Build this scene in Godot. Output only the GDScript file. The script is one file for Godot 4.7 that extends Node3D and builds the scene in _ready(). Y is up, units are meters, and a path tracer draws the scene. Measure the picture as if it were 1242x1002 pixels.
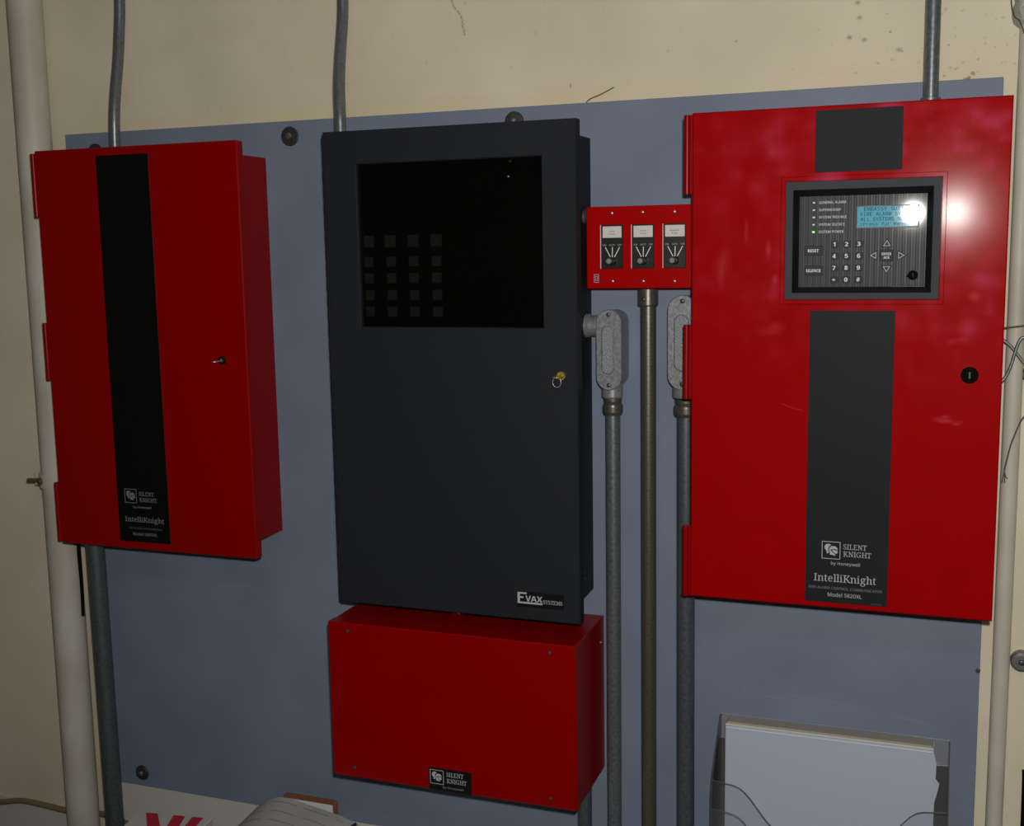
extends Node3D
# An equipment wall: three alarm cabinets, a battery box and a switch box on a painted board, with conduits,
# lit by the photographer's own flash. Metres, y up; the face of the blue board is z = 0.

var M := {}
var rng := RandomNumberGenerator.new()
var sans: Font
var sans_bold: Font
var serif: Font
var mono: Font


# ------------------------------------------------------------------ mesh building
class MB:
	var v := PackedVector3Array()
	var n := PackedVector3Array()
	var uv := PackedVector2Array()

	func put(p: Vector3, nn: Vector3) -> void:
		v.append(p)
		n.append(nn)
		uv.append(Vector2(p.x, -p.y))

	func tri(a: Vector3, b: Vector3, c: Vector3, na: Vector3, nb: Vector3, nc: Vector3) -> void:
		if (b - a).cross(c - a).dot(na + nb + nc) > 0.0:
			put(a, na); put(c, nc); put(b, nb)
		else:
			put(a, na); put(b, nb); put(c, nc)

	func ft(a: Vector3, b: Vector3, c: Vector3, out: Vector3) -> void:
		var f := (b - a).cross(c - a)
		if f.length() < 1e-14:
			return
		f = f.normalized()
		if f.dot(out) < 0.0:
			f = -f
		tri(a, b, c, f, f, f)

	func fq(a: Vector3, b: Vector3, c: Vector3, d: Vector3, out: Vector3) -> void:
		ft(a, b, c, out)
		ft(a, c, d, out)

	func box(x0: float, x1: float, y0: float, y1: float, z0: float, z1: float, ch := 0.001) -> void:
		var lo := Vector3(x0, y0, z0)
		var hi := Vector3(x1, y1, z1)
		var c := (lo + hi) / 2.0
		var h := (hi - lo) / 2.0
		ch = minf(ch, minf(h.x, minf(h.y, h.z)) * 0.9)
		var P := {}
		for sx in [-1, 1]:
			for sy in [-1, 1]:
				for sz in [-1, 1]:
					var s := Vector3(sx, sy, sz)
					P[[0, sx, sy, sz]] = c + s * (h - Vector3(0, ch, ch))
					P[[1, sx, sy, sz]] = c + s * (h - Vector3(ch, 0, ch))
					P[[2, sx, sy, sz]] = c + s * (h - Vector3(ch, ch, 0))
		for s in [-1, 1]:
			fq(P[[0, s, -1, -1]], P[[0, s, 1, -1]], P[[0, s, 1, 1]], P[[0, s, -1, 1]], Vector3(s, 0, 0))
			fq(P[[1, -1, s, -1]], P[[1, 1, s, -1]], P[[1, 1, s, 1]], P[[1, -1, s, 1]], Vector3(0, s, 0))
			fq(P[[2, -1, -1, s]], P[[2, 1, -1, s]], P[[2, 1, 1, s]], P[[2, -1, 1, s]], Vector3(0, 0, s))
			for t in [-1, 1]:
				fq(P[[0, s, t, -1]], P[[0, s, t, 1]], P[[1, s, t, 1]], P[[1, s, t, -1]], Vector3(s, t, 0))
				fq(P[[0, s, -1, t]], P[[0, s, 1, t]], P[[2, s, 1, t]], P[[2, s, -1, t]], Vector3(s, 0, t))
				fq(P[[1, -1, s, t]], P[[1, 1, s, t]], P[[2, 1, s, t]], P[[2, -1, s, t]], Vector3(0, s, t))
				for u in [-1, 1]:
					ft(P[[0, s, t, u]], P[[1, s, t, u]], P[[2, s, t, u]], Vector3(s, t, u))

	# profile of (radius, height) turned about the y axis of xf; crease between the segments of the profile
	func lathe(profile: Array, xf: Transform3D, seg := 20) -> void:
		for k in profile.size() - 1:
			var p: Vector2 = profile[k]
			var q: Vector2 = profile[k + 1]
			var d := q - p
			if d.length() < 1e-7:
				continue
			var nr := Vector2(d.y, -d.x).normalized()
			for i in seg:
				var a := TAU * i / seg
				var b := TAU * (i + 1) / seg
				var da := Vector3(cos(a), 0, sin(a))
				var db := Vector3(cos(b), 0, sin(b))
				var na := xf.basis * (da * nr.x + Vector3.UP * nr.y)
				var nb := xf.basis * (db * nr.x + Vector3.UP * nr.y)
				var p0 := xf * (da * p.x + Vector3.UP * p.y)
				var p1 := xf * (db * p.x + Vector3.UP * p.y)
				var q0 := xf * (da * q.x + Vector3.UP * q.y)
				var q1 := xf * (db * q.x + Vector3.UP * q.y)
				if p.x > 1e-7:
					tri(p0, p1, q1, na, nb, nb)
				if q.x > 1e-7:
					tri(p0, q1, q0, na, nb, na)

	func tube(pts: PackedVector3Array, r: float, seg := 12, r_end := -1.0) -> void:
		var up := Vector3.UP
		var rings := []
		var m := pts.size()
		for k in m:
			var t := (pts[mini(k + 1, m - 1)] - pts[maxi(k - 1, 0)]).normalized()
			if k == 0:
				up = Vector3(0.31, 0.2, 0.93).cross(t).normalized()
			up = (up - t * up.dot(t)).normalized()
			var side := t.cross(up)
			var rr := r if r_end < 0.0 else lerpf(r, r_end, k / float(m - 1))
			var ring := []
			for i in seg:
				var a := TAU * i / seg
				var d := up * cos(a) + side * sin(a)
				ring.append([pts[k] + d * rr, d])
			rings.append(ring)
		for k in m - 1:
			for i in seg:
				var a = rings[k][i]
				var b = rings[k][(i + 1) % seg]
				var c = rings[k + 1][(i + 1) % seg]
				var d = rings[k + 1][i]
				tri(a[0], b[0], c[0], a[1], b[1], c[1])
				tri(a[0], c[0], d[0], a[1], c[1], d[1])
		for e in [[0, 1], [m - 1, m - 2]]:
			var out: Vector3 = pts[e[0]] - pts[e[1]]
			for i in seg:
				ft(pts[e[0]], rings[e[0]][i][0], rings[e[0]][(i + 1) % seg][0], out)

	# outline in x, y pulled from z0 to z1 with a chamfer round the front
	func prism(poly: PackedVector2Array, z0: float, z1: float, ch := 0.0, xf := Transform3D()) -> void:
		if Geometry2D.is_polygon_clockwise(poly):
			poly.reverse()
		var m := poly.size()
		var ins := PackedVector2Array()
		for i in m:
			var e0 := (poly[i] - poly[(i + m - 1) % m]).normalized()
			var e1 := (poly[(i + 1) % m] - poly[i]).normalized()
			var n0 := Vector2(-e0.y, e0.x)
			var n1 := Vector2(-e1.y, e1.x)
			var mid := (n0 + n1).normalized()
			ins.append(poly[i] + mid * ch / maxf(0.5, mid.dot(n0)))
		var ix := Geometry2D.triangulate_polygon(poly)
		for k in range(0, ix.size(), 3):
			for side in [[ins, z1, 1.0], [poly, z0, -1.0]]:
				var w := []
				for j in 3:
					var p: Vector2 = side[0][ix[k + j]]
					w.append(xf * Vector3(p.x, p.y, side[1]))
				ft(w[0], w[1], w[2], xf.basis * Vector3(0, 0, side[2]))
		for i in m:
			var a := poly[i]
			var b := poly[(i + 1) % m]
			var o := Vector3(b.y - a.y, a.x - b.x, 0)
			fq(xf * Vector3(a.x, a.y, z0), xf * Vector3(b.x, b.y, z0), xf * Vector3(b.x, b.y, z1 - ch), xf * Vector3(a.x, a.y, z1 - ch), xf.basis * o)
			if ch > 0.0:
				var c := ins[i]
				var d := ins[(i + 1) % m]
				fq(xf * Vector3(a.x, a.y, z1 - ch), xf * Vector3(b.x, b.y, z1 - ch), xf * Vector3(d.x, d.y, z1), xf * Vector3(c.x, c.y, z1), xf.basis * (o + Vector3(0, 0, o.length())))

	# a picture-frame ring; each rectangle is Rect2 in x, y
	func ring(o: Rect2, i: Rect2, z0: float, z1: float, ch := 0.0006) -> void:
		var co := [o.position, o.position + Vector2(o.size.x, 0), o.end, o.position + Vector2(0, o.size.y)]
		var ci := [i.position, i.position + Vector2(i.size.x, 0), i.end, i.position + Vector2(0, i.size.y)]
		var od := [Vector2(1, 1), Vector2(-1, 1), Vector2(-1, -1), Vector2(1, -1)]
		var nn := [Vector3(0, -1, 0), Vector3(1, 0, 0), Vector3(0, 1, 0), Vector3(-1, 0, 0)]
		var V := func(p: Vector2, z: float) -> Vector3: return Vector3(p.x, p.y, z)
		for k in 4:
			var l := (k + 1) % 4
			var a: Vector2 = co[k]
			var b: Vector2 = co[l]
			var c: Vector2 = ci[k]
			var d: Vector2 = ci[l]
			var a2: Vector2 = a + od[k] * ch
			var b2: Vector2 = b + od[l] * ch
			var c2: Vector2 = c - od[k] * ch
			var d2: Vector2 = d - od[l] * ch
			fq(V.call(a2, z1), V.call(b2, z1), V.call(d2, z1), V.call(c2, z1), Vector3(0, 0, 1))
			fq(V.call(a, z0), V.call(b, z0), V.call(d, z0), V.call(c, z0), Vector3(0, 0, -1))
			fq(V.call(a, z0), V.call(b, z0), V.call(b, z1 - ch), V.call(a, z1 - ch), nn[k])
			fq(V.call(a, z1 - ch), V.call(b, z1 - ch), V.call(b2, z1), V.call(a2, z1), nn[k] + Vector3(0, 0, 1))
			fq(V.call(c, z0), V.call(d, z0), V.call(d, z1 - ch), V.call(c, z1 - ch), -nn[k])
			fq(V.call(c, z1 - ch), V.call(d, z1 - ch), V.call(d2, z1), V.call(c2, z1), -nn[k] + Vector3(0, 0, 1))


func stadium(cx: float, cy: float, w: float, h: float, seg := 12) -> PackedVector2Array:
	var p := PackedVector2Array()
	var r := minf(w, h) / 2.0
	for k in seg + 1:
		var a := PI * k / seg
		p.append(Vector2(cx + cos(a) * r, cy + h / 2 - r + sin(a) * r))
	for k in seg + 1:
		var a := PI + PI * k / seg
		p.append(Vector2(cx + cos(a) * r, cy - h / 2 + r + sin(a) * r))
	return p


func round_rect(cx: float, cy: float, w: float, h: float, r: float, seg := 4) -> PackedVector2Array:
	var p := PackedVector2Array()
	for q in 4:
		var c := Vector2(cx + (w / 2 - r) * [1, -1, -1, 1][q], cy + (h / 2 - r) * [1, 1, -1, -1][q])
		for k in seg + 1:
			var a := PI / 2 * (q + k / float(seg))
			p.append(c + Vector2(cos(a), sin(a)) * r)
	return p


func spline(pts: Array, steps := 8) -> PackedVector3Array:
	var out := PackedVector3Array()
	for k in pts.size() - 1:
		var a: Vector3 = pts[maxi(k - 1, 0)]
		var b: Vector3 = pts[k]
		var c: Vector3 = pts[k + 1]
		var d: Vector3 = pts[mini(k + 2, pts.size() - 1)]
		for s in steps:
			out.append(b.cubic_interpolate(c, a, d, s / float(steps)))
	out.append(pts[-1])
	return out


func facing(at: Vector3, dir: Vector3) -> Transform3D:      # y axis of a lathe turned to point along dir
	var y := dir.normalized()
	var x := (Vector3(0, 0, 1) if absf(y.z) < 0.9 else Vector3(1, 0, 0)).cross(y).normalized()
	return Transform3D(Basis(x, y, x.cross(y)), at)


func mesh_of(b: MB, shift: Vector3) -> ArrayMesh:
	var p := PackedVector3Array()
	for q in b.v:
		p.append(q - shift)
	var a := []
	a.resize(Mesh.ARRAY_MAX)
	a[Mesh.ARRAY_VERTEX] = p
	a[Mesh.ARRAY_NORMAL] = b.n
	a[Mesh.ARRAY_TEX_UV] = b.uv
	var m := ArrayMesh.new()
	m.add_surface_from_arrays(Mesh.PRIMITIVE_TRIANGLES, a)
	return m


func origin_of(n: Node) -> Vector3:
	var o := Vector3.ZERO
	while n != self:
		o += (n as Node3D).position
		n = n.get_parent()
	return o


# commits world-space geometry as one named mesh under parent, its own origin at its centre
func obj(called: String, b: MB, m: Material, parent: Node = self, label := "") -> MeshInstance3D:
	var lo := b.v[0]
	var hi := b.v[0]
	for q in b.v:
		lo = lo.min(q)
		hi = hi.max(q)
	var c := (lo + hi) / 2.0
	var o := MeshInstance3D.new()
	o.name = numbered(called, parent)
	o.mesh = mesh_of(b, c)
	o.material_override = m
	parent.add_child(o, true)
	o.position = c - origin_of(parent)
	if label:
		o.set_meta("label", label)
	return o


func numbered(called: String, parent: Node) -> String:
	if not parent.has_node(NodePath(called)):
		return called
	var k := 1
	while parent.has_node(NodePath("%s_%03d" % [called, k])):
		k += 1
	return "%s_%03d" % [called, k]


func thing(called: String, label: String, category: String, at: Vector3, group := "") -> Node3D:
	var o := Node3D.new()
	o.name = numbered(called, self)
	add_child(o, true)
	o.position = at
	return tag(o, label, category, group)


func tag(o: Node3D, label: String, category: String, group := "", kind := "") -> Node3D:
	o.set_meta("label", label)
	o.set_meta("category", category)
	if group:
		o.set_meta("group", group)
	if kind:
		o.set_meta("kind", kind)
	return o


# flat print: lettering fitted to a width and height about a centre
func print_text(words: String, c: Vector3, w: float, h: float, font: Font, m: Material, parent: Node, called := "lettering", turn := 0.0) -> void:
	var t := TextMesh.new()
	t.font = font
	t.font_size = 40
	t.pixel_size = 0.001
	t.depth = 0.004
	t.curve_step = 1.6
	t.text = words
	var b := t.get_aabb()
	var o := MeshInstance3D.new()
	o.name = numbered(called, parent)
	o.mesh = t
	o.material_override = m
	parent.add_child(o, true)
	var s := Vector3(w / b.size.x, h / b.size.y, 0.1)
	o.transform = Transform3D(Basis(Vector3(0, 0, 1), turn) * Basis.from_scale(s), Vector3.ZERO)
	o.position = c - origin_of(parent) - Basis(Vector3(0, 0, 1), turn) * (b.get_center() * s)


# ------------------------------------------------------------------ materials
func mat(called: String, r: float, g: float, b: float, rough := 0.6, metal := 0.0, spec := 0.5) -> StandardMaterial3D:
	var m := StandardMaterial3D.new()
	m.resource_name = called
	m.albedo_color = Color(r, g, b).linear_to_srgb()
	m.roughness = rough
	m.metallic = metal
	m.metallic_specular = spec
	M[called] = m
	return m


func noise_tex(freq: float, lo: Color, hi: Color, sd: int, oct := 4, size := 512, normal := false, bump := 4.0) -> NoiseTexture2D:
	var f := FastNoiseLite.new()
	f.seed = sd
	f.frequency = freq
	f.fractal_octaves = oct
	var t := NoiseTexture2D.new()
	t.noise = f
	t.width = size
	t.height = size
	t.seamless = true
	t.as_normal_map = normal
	t.bump_strength = bump
	if not normal:
		var g := Gradient.new()
		g.set_color(0, lo)
		g.set_color(1, hi)
		t.color_ramp = g
	return t


func grey(x: float) -> Color:
	return Color(x, x, x)


func triplanar(m: StandardMaterial3D, scale: float) -> void:
	m.uv1_triplanar = true
	m.uv1_world_triplanar = true
	m.uv1_scale = Vector3.ONE * scale


# a texture laid on x, y of the world over a rectangle (meshes carry x, -y as their coordinates)
func lay(m: StandardMaterial3D, img: Image, r: Rect2) -> void:
	m.albedo_texture = ImageTexture.create_from_image(img)
	m.uv1_scale = Vector3(1.0 / r.size.x, 1.0 / r.size.y, 1)
	m.uv1_offset = Vector3(-r.position.x / r.size.x, r.end.y / r.size.y, 0)
	m.texture_repeat = false


# base colour mottled by noise; then strokes of a colour are laid over it
func mottled(w: int, h: int, lo: Color, hi: Color, freq: float, sd: int) -> Image:
	var f := FastNoiseLite.new()
	f.seed = sd
	f.frequency = freq
	f.fractal_octaves = 5
	var src := f.get_image(w, h)
	src.convert(Image.FORMAT_L8)
	var d := src.get_data()
	var out := PackedByteArray()
	out.resize(w * h * 3)
	var lut := []
	for k in 256:
		var c := lo.lerp(hi, k / 255.0)
		lut.append([int(c.r * 255), int(c.g * 255), int(c.b * 255)])
	for k in w * h:
		var c = lut[d[k]]
		out[k * 3] = c[0]
		out[k * 3 + 1] = c[1]
		out[k * 3 + 2] = c[2]
	return Image.create_from_data(w, h, false, Image.FORMAT_RGB8, out)


func blot(img: Image, r: Rect2, x: float, y: float, rx: float, ry: float, col: Color, a: float, soft := 1.0) -> void:
	var px := (x - r.position.x) / r.size.x * img.get_width()
	var py := (r.end.y - y) / r.size.y * img.get_height()
	var ax := maxf(0.6, rx / r.size.x * img.get_width())
	var ay := maxf(0.6, ry / r.size.y * img.get_height())
	for j in range(maxi(0, int(py - ay)), mini(img.get_height(), int(py + ay) + 2)):
		for i in range(maxi(0, int(px - ax)), mini(img.get_width(), int(px + ax) + 2)):
			var d := Vector2((i - px) / ax, (j - py) / ay).length()
			if d < 1.0:
				img.set_pixel(i, j, img.get_pixel(i, j).lerp(col, a * (1.0 if soft <= 0.0 else clampf((1.0 - d) / soft, 0, 1))))


func stroke(img: Image, r: Rect2, pts: Array, width: float, col: Color, a: float, jitter := 0.0, soft := 0.5) -> void:
	for k in pts.size() - 1:
		var p: Vector2 = pts[k]
		var q: Vector2 = pts[k + 1]
		var steps := maxi(2, int(p.distance_to(q) / width * 1.6))
		for s in steps:
			var c := p.lerp(q, s / float(steps))
			blot(img, r, c.x + rng.randf_range(-jitter, jitter), c.y + rng.randf_range(-jitter, jitter), width / 2, width / 2, col, a, soft)


func make_materials() -> void:
	var R := Rect2(-1.25, 0.3, 2.15, 1.95)
	var img := mottled(1720, 1560, Color(0.80, 0.76, 0.68), Color(0.86, 0.82, 0.74), 0.004, 3)
	var dark := Color(0.33, 0.29, 0.24)
	stroke(img, R, [Vector2(-0.1377, 2.02), Vector2(-0.1380, 2.0006), Vector2(-0.1338, 1.9918), Vector2(-0.1258, 1.985), Vector2(-0.1219, 1.9762), Vector2(-0.1208, 1.9639), Vector2(-0.1171, 1.949)], 0.0035, Color(0.5, 0.45, 0.37), 0.5, 0.0012)
	stroke(img, R, [Vector2(0.0505, 1.868), Vector2(0.0500, 1.861)], 0.003, dark, 0.5, 0.0005)
	for k in 46:                                             # specks of dirt and chipped paint, thickest by the corner of the board
		var x := 0.66 - absf(rng.randfn(0, 0.11))
		var y := 1.843 + absf(rng.randfn(0, 0.05))
		blot(img, R, x, y, rng.randf_range(0.001, 0.0035), rng.randf_range(0.001, 0.0022), dark, rng.randf_range(0.15, 0.7))
	for k in 40:
		blot(img, R, rng.randf_range(-0.6, 0.7), rng.randf_range(1.84, 2.08), rng.randf_range(0.001, 0.003), rng.randf_range(0.001, 0.004), dark, rng.randf_range(0.05, 0.3))
	for p in [[0.4603, 1.95], [0.463, 1.93], [0.45, 1.905], [0.47, 1.90], [0.5155, 1.884]]:
		blot(img, R, p[0], p[1], 0.005, 0.004, dark, 0.45)
	stroke(img, R, [Vector2(0.60, 1.838), Vector2(0.607, 1.842), Vector2(0.612, 1.848)], 0.006, dark, 0.6, 0.002)
	stroke(img, R, [Vector2(-0.7536, 1.907), Vector2(-0.6987, 1.958), Vector2(-0.6139, 1.9855), Vector2(-0.5012, 1.9965), Vector2(-0.4415, 1.953), Vector2(-0.437, 1.8875)], 0.05, Color(0.72, 0.64, 0.53), 0.09, 0.006, 1.0)
	for k in 260:                                            # yellowed band of old glue above the board
		blot(img, R, rng.randf_range(-0.85, 0.66), 1.84 + absf(rng.randfn(0, 0.012)), rng.randf_range(0.01, 0.06), rng.randf_range(0.004, 0.012), Color(0.85, 0.785, 0.65), 0.13)
	var w := mat("wall_paint", 1, 1, 1, 0.75, 0, 0.3)
	lay(w, img, R)
	w.normal_enabled = true

	R = Rect2(-0.88, 0.63, 1.54, 1.22)
	img = mottled(1232, 976, Color(0.430, 0.470, 0.550), Color(0.470, 0.510, 0.590), 0.006, 11)
	for k in 60:
		blot(img, R, rng.randf_range(-0.86, 0.64), rng.randf_range(0.66, 1.83), rng.randf_range(0.001, 0.003), rng.randf_range(0.001, 0.003), Color(0.3, 0.3, 0.33), rng.randf_range(0.1, 0.45))
	stroke(img, R, [Vector2(0.32, 0.968), Vector2(0.316, 0.951), Vector2(0.40, 0.962), Vector2(0.52, 0.953), Vector2(0.60, 0.936)], 0.0030, Color(0.70, 0.73, 0.78), 0.16, 0.0006, 1.0)
	stroke(img, R, [Vector2(0.35, 0.956), Vector2(0.44, 0.951), Vector2(0.585, 0.944)], 0.0030, Color(0.70, 0.73, 0.78), 0.14, 0.0006, 1.0)
	var bd := mat("board_paint", 1, 1, 1, 0.62, 0, 0.35)
	lay(bd, img, R)

	var red := Color(0.585, 0.0, 0.012)
	R = Rect2(0.24, 1.12, 0.43, 0.70)
	img = mottled(860, 1400, red, Color(0.605, 0.0, 0.016), 0.006, 21)
	var f := FastNoiseLite.new()
	f.seed = 5
	f.frequency = 0.012
	f.fractal_octaves = 4
	var dust_haze := Color(0.74, 0.26, 0.41)
	for k in 1300:                                            # dusty wipe marks and pinkish flash haze, both painted into the upper door
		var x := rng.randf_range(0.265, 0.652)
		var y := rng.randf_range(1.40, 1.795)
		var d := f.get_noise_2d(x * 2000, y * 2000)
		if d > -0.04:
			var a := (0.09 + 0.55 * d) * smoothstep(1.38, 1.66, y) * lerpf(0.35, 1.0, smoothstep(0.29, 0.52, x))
			blot(img, R, x, y, rng.randf_range(0.006, 0.03), rng.randf_range(0.006, 0.03), dust_haze, a)
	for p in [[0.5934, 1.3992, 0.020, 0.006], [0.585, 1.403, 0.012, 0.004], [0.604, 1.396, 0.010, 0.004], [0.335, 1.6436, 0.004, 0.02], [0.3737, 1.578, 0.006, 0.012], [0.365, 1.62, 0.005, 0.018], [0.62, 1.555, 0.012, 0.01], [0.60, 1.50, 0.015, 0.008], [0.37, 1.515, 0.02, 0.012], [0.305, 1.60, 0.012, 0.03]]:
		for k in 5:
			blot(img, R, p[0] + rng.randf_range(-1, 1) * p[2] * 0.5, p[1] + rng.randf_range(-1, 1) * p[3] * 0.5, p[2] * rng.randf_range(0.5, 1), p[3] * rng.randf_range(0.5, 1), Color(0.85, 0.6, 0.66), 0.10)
	stroke(img, R, [Vector2(0.385, 1.415), Vector2(0.4, 1.409), Vector2(0.412, 1.407)], 0.0014, Color(0.8, 0.3, 0.3), 0.5)
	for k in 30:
		blot(img, R, rng.randf_range(0.54, 0.65), rng.randf_range(1.70, 1.79), 0.002, 0.003, dust_haze, 0.3)
	var dr := mat("dusty_hazed_red_enamel", 1, 1, 1, 0.6, 0, 0.12)
	lay(dr, img, R)
	dr.clearcoat_enabled = true
	dr.clearcoat = 0.055
	dr.clearcoat_roughness = 0.13
	dr.normal_enabled = true
	dr.normal_texture = noise_tex(0.22, grey(0), grey(1), 35, 2, 1024, true, 2.0)
	dr.normal_scale = 0.06
	dr.roughness_texture = noise_tex(0.008, grey(0.75), grey(1.0), 31)

	var m := mat("red_enamel", 0.245, 0.0, 0.0004, 0.34, 0, 0.3)
	m.roughness_texture = noise_tex(0.006, grey(0.8), grey(1.0), 32)
	triplanar(m, 1.4)
	m = mat("switch_plate_red", 0.36, 0.0, 0.001, 0.32, 0, 0.2)
	m = mat("charcoal_powder_coat", 0.0145, 0.0165, 0.0215, 0.6, 0, 0.28)
	m.normal_enabled = true
	m.normal_texture = noise_tex(0.2, grey(0), grey(1), 41, 2, 512, true, 2.0)
	m.normal_scale = 0.25
	triplanar(m, 7.0)
	mat("black_strip", 0.0035, 0.0037, 0.004, 0.40, 0, 0.3)
	mat("charcoal_strip", 0.0075, 0.0092, 0.0122, 0.62, 0, 0.32)
	mat("black_plastic", 0.005, 0.005, 0.006, 0.35, 0, 0.5)
	mat("black_matte", 0.004, 0.004, 0.004, 0.7, 0, 0.15)
	mat("grey_bezel", 0.047, 0.053, 0.062, 0.6, 0, 0.22)
	mat("print_white", 0.42, 0.42, 0.45, 0.6, 0, 0.3)
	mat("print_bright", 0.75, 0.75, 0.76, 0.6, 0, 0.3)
	mat("print_dim", 0.2, 0.2, 0.21, 0.6, 0, 0.3)
	mat("print_faint", 0.10, 0.105, 0.105, 0.6, 0, 0.2)
	mat("label_white", 0.62, 0.60, 0.58, 0.55, 0, 0.4)
	mat("print_ink", 0.06, 0.06, 0.07, 0.6, 0, 0.3)
	mat("lens_white", 0.45, 0.45, 0.42, 0.3, 0, 0.5)
	mat("toggle_grey", 0.22, 0.2, 0.18, 0.4, 0, 0.5)
	m = mat("keypad_film", 0.034, 0.040, 0.047, 0.30, 0, 0.22)
	var ribs := Image.create(512, 8, false, Image.FORMAT_RGB8)
	for i in 512:
		var hgt := 0.78 + 0.14 * sin(i / 512.0 * TAU * 48.0) + 0.07 * sin(i / 512.0 * TAU * 19.0 + 1.0)
		for j in 8:
			ribs.set_pixel(i, j, grey(hgt))
	m.roughness = 0.55
	m.roughness_texture = ImageTexture.create_from_image(ribs)
	m.uv1_scale = Vector3(1.0 / 0.16, 4, 1)
	m.clearcoat_enabled = true
	m.clearcoat = 0.35
	m.clearcoat_roughness = 0.035
	m = mat("lcd_glass", 0.13, 0.42, 0.56, 0.6, 0, 0.15)
	m.clearcoat_enabled = true
	m.clearcoat = 0.5
	m.clearcoat_roughness = 0.03
	mat("lcd_ink", 0.01, 0.04, 0.12, 0.7, 0, 0.05)
	mat("lcd_bezel", 0.03, 0.008, 0.012, 0.4)
	for e in [["led_green", Color(0.35, 1.0, 0.05), 1.6], ["led_white_green", Color(0.6, 1.0, 0.6), 1.2], ["led_dim_green", Color(0.02, 0.5, 0.06), 0.5]]:
		m = mat(e[0], 0.1, 0.3, 0.05, 0.3)
		m.emission_enabled = true
		m.emission = e[1]
		m.emission_energy_multiplier = e[2]
	m = mat("smoked_window", 0.002, 0.002, 0.002, 0.06, 0, 0.35)
	m.transparency = BaseMaterial3D.TRANSPARENCY_ALPHA
	m.albedo_color.a = 0.55
	mat("annunciator_black", 0.004, 0.0045, 0.0045, 0.7, 0, 0.2)
	mat("button_slip", 0.19, 0.25, 0.23, 0.6, 0, 0.2)

	for g in [["galvanized_conduit", 0.225, 0.25, 0.275, 0.42, 0.55], ["cast_aluminium", 0.34, 0.355, 0.38, 0.45, 0.35], ["aged_conduit", 0.185, 0.175, 0.145, 0.42, 0.6], ["dull_conduit", 0.12, 0.14, 0.155, 0.5, 0.4]]:
		m = mat(g[0], g[1], g[2], g[3], g[4], g[5])
		m.albedo_texture = noise_tex(0.03 if g[0] != "aged_conduit" else 0.05, grey(0.72), grey(1.0), 50)
		m.roughness_texture = noise_tex(0.05, grey(0.65), grey(1.0), 52)
		triplanar(m, 9.0)
	m = mat("cast_aluminium_relief", 0.25, 0.265, 0.29, 0.5, 0.35)
	m.normal_enabled = true
	m.normal_texture = noise_tex(0.05, grey(0), grey(1), 54, 3, 512, true, 6.0)
	triplanar(m, 14.0)
	mat("steel_screw", 0.35, 0.35, 0.36, 0.35, 0.9)
	mat("dark_steel", 0.10, 0.10, 0.10, 0.45, 0.8)
	mat("brass", 0.55, 0.42, 0.10, 0.3, 0.6)
	mat("bright_steel", 0.55, 0.54, 0.5, 0.25, 0.6)
	mat("rusty_bolt", 0.16, 0.085, 0.04, 0.6, 0.4)
	m = mat("washer_steel", 0.085, 0.087, 0.085, 0.5, 0.5)
	m.albedo_texture = noise_tex(0.03, grey(0.55), grey(1.0), 60)
	triplanar(m, 12.0)
	m = mat("pipe_paint", 0.57, 0.55, 0.49, 0.5, 0, 0.4)
	m.albedo_texture = noise_tex(0.008, Color(0.88, 0.86, 0.82), Color(1, 1, 1), 61)
	triplanar(m, 1.2)
	m = mat("white_panel_paint", 0.55, 0.53, 0.50, 0.6, 0, 0.4)
	m = mat("plaster", 0.68, 0.68, 0.62, 0.8, 0, 0.3)
	m.albedo_texture = noise_tex(0.06, grey(0.6), grey(1.0), 62)
	triplanar(m, 12.0)
	mat("tan_hose", 0.20, 0.145, 0.075, 0.5)
	mat("floor_concrete", 0.16, 0.155, 0.15, 0.7)
	mat("ceiling_white", 0.5, 0.49, 0.46, 0.8)
	mat("bench_top", 0.25, 0.24, 0.22, 0.6)
	mat("red_bushing", 0.42, 0.01, 0.012, 0.3)
	mat("paper_white", 0.66, 0.67, 0.70, 0.6, 0, 0.4)
	m = mat("binder_vinyl", 0.42, 0.47, 0.57, 0.4, 0, 0.4)
	mat("binder_edge", 0.62, 0.58, 0.48, 0.45, 0, 0.5)
	mat("carton_white", 0.55, 0.53, 0.52, 0.5)
	mat("carton_red", 0.5, 0.012, 0.03, 0.5)
	mat("sheet_grey", 0.40, 0.39, 0.38, 0.6)
	mat("clipboard_brown", 0.20, 0.075, 0.035, 0.6)
	mat("wire_grey", 0.20, 0.20, 0.20, 0.4, 0.5)
	mat("wire_dark", 0.06, 0.055, 0.05, 0.5)
	for a in [["acrylic", 0.40, 0.40, 0.43, 0.20], ["acrylic_smoke", 0.10, 0.095, 0.10, 0.55], ["acrylic_front", 0.35, 0.35, 0.36, 0.035]]:
		m = mat(a[0], a[1], a[2], a[3], 0.08, 0, 0.35)
		m.transparency = BaseMaterial3D.TRANSPARENCY_ALPHA
		m.albedo_color.a = a[4]
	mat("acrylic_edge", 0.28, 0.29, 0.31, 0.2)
	mat("acrylic_rim", 0.075, 0.08, 0.09, 0.2)
	m = mat("fill_lamp_diffuser", 0.8, 0.8, 0.8, 0.5)
	m.emission_enabled = true
	m.emission = Color(0.9, 0.95, 1.0)
	m.emission_energy_multiplier = 0.6
	mat("fill_lamp_body", 0.6, 0.6, 0.6, 0.5)


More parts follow.
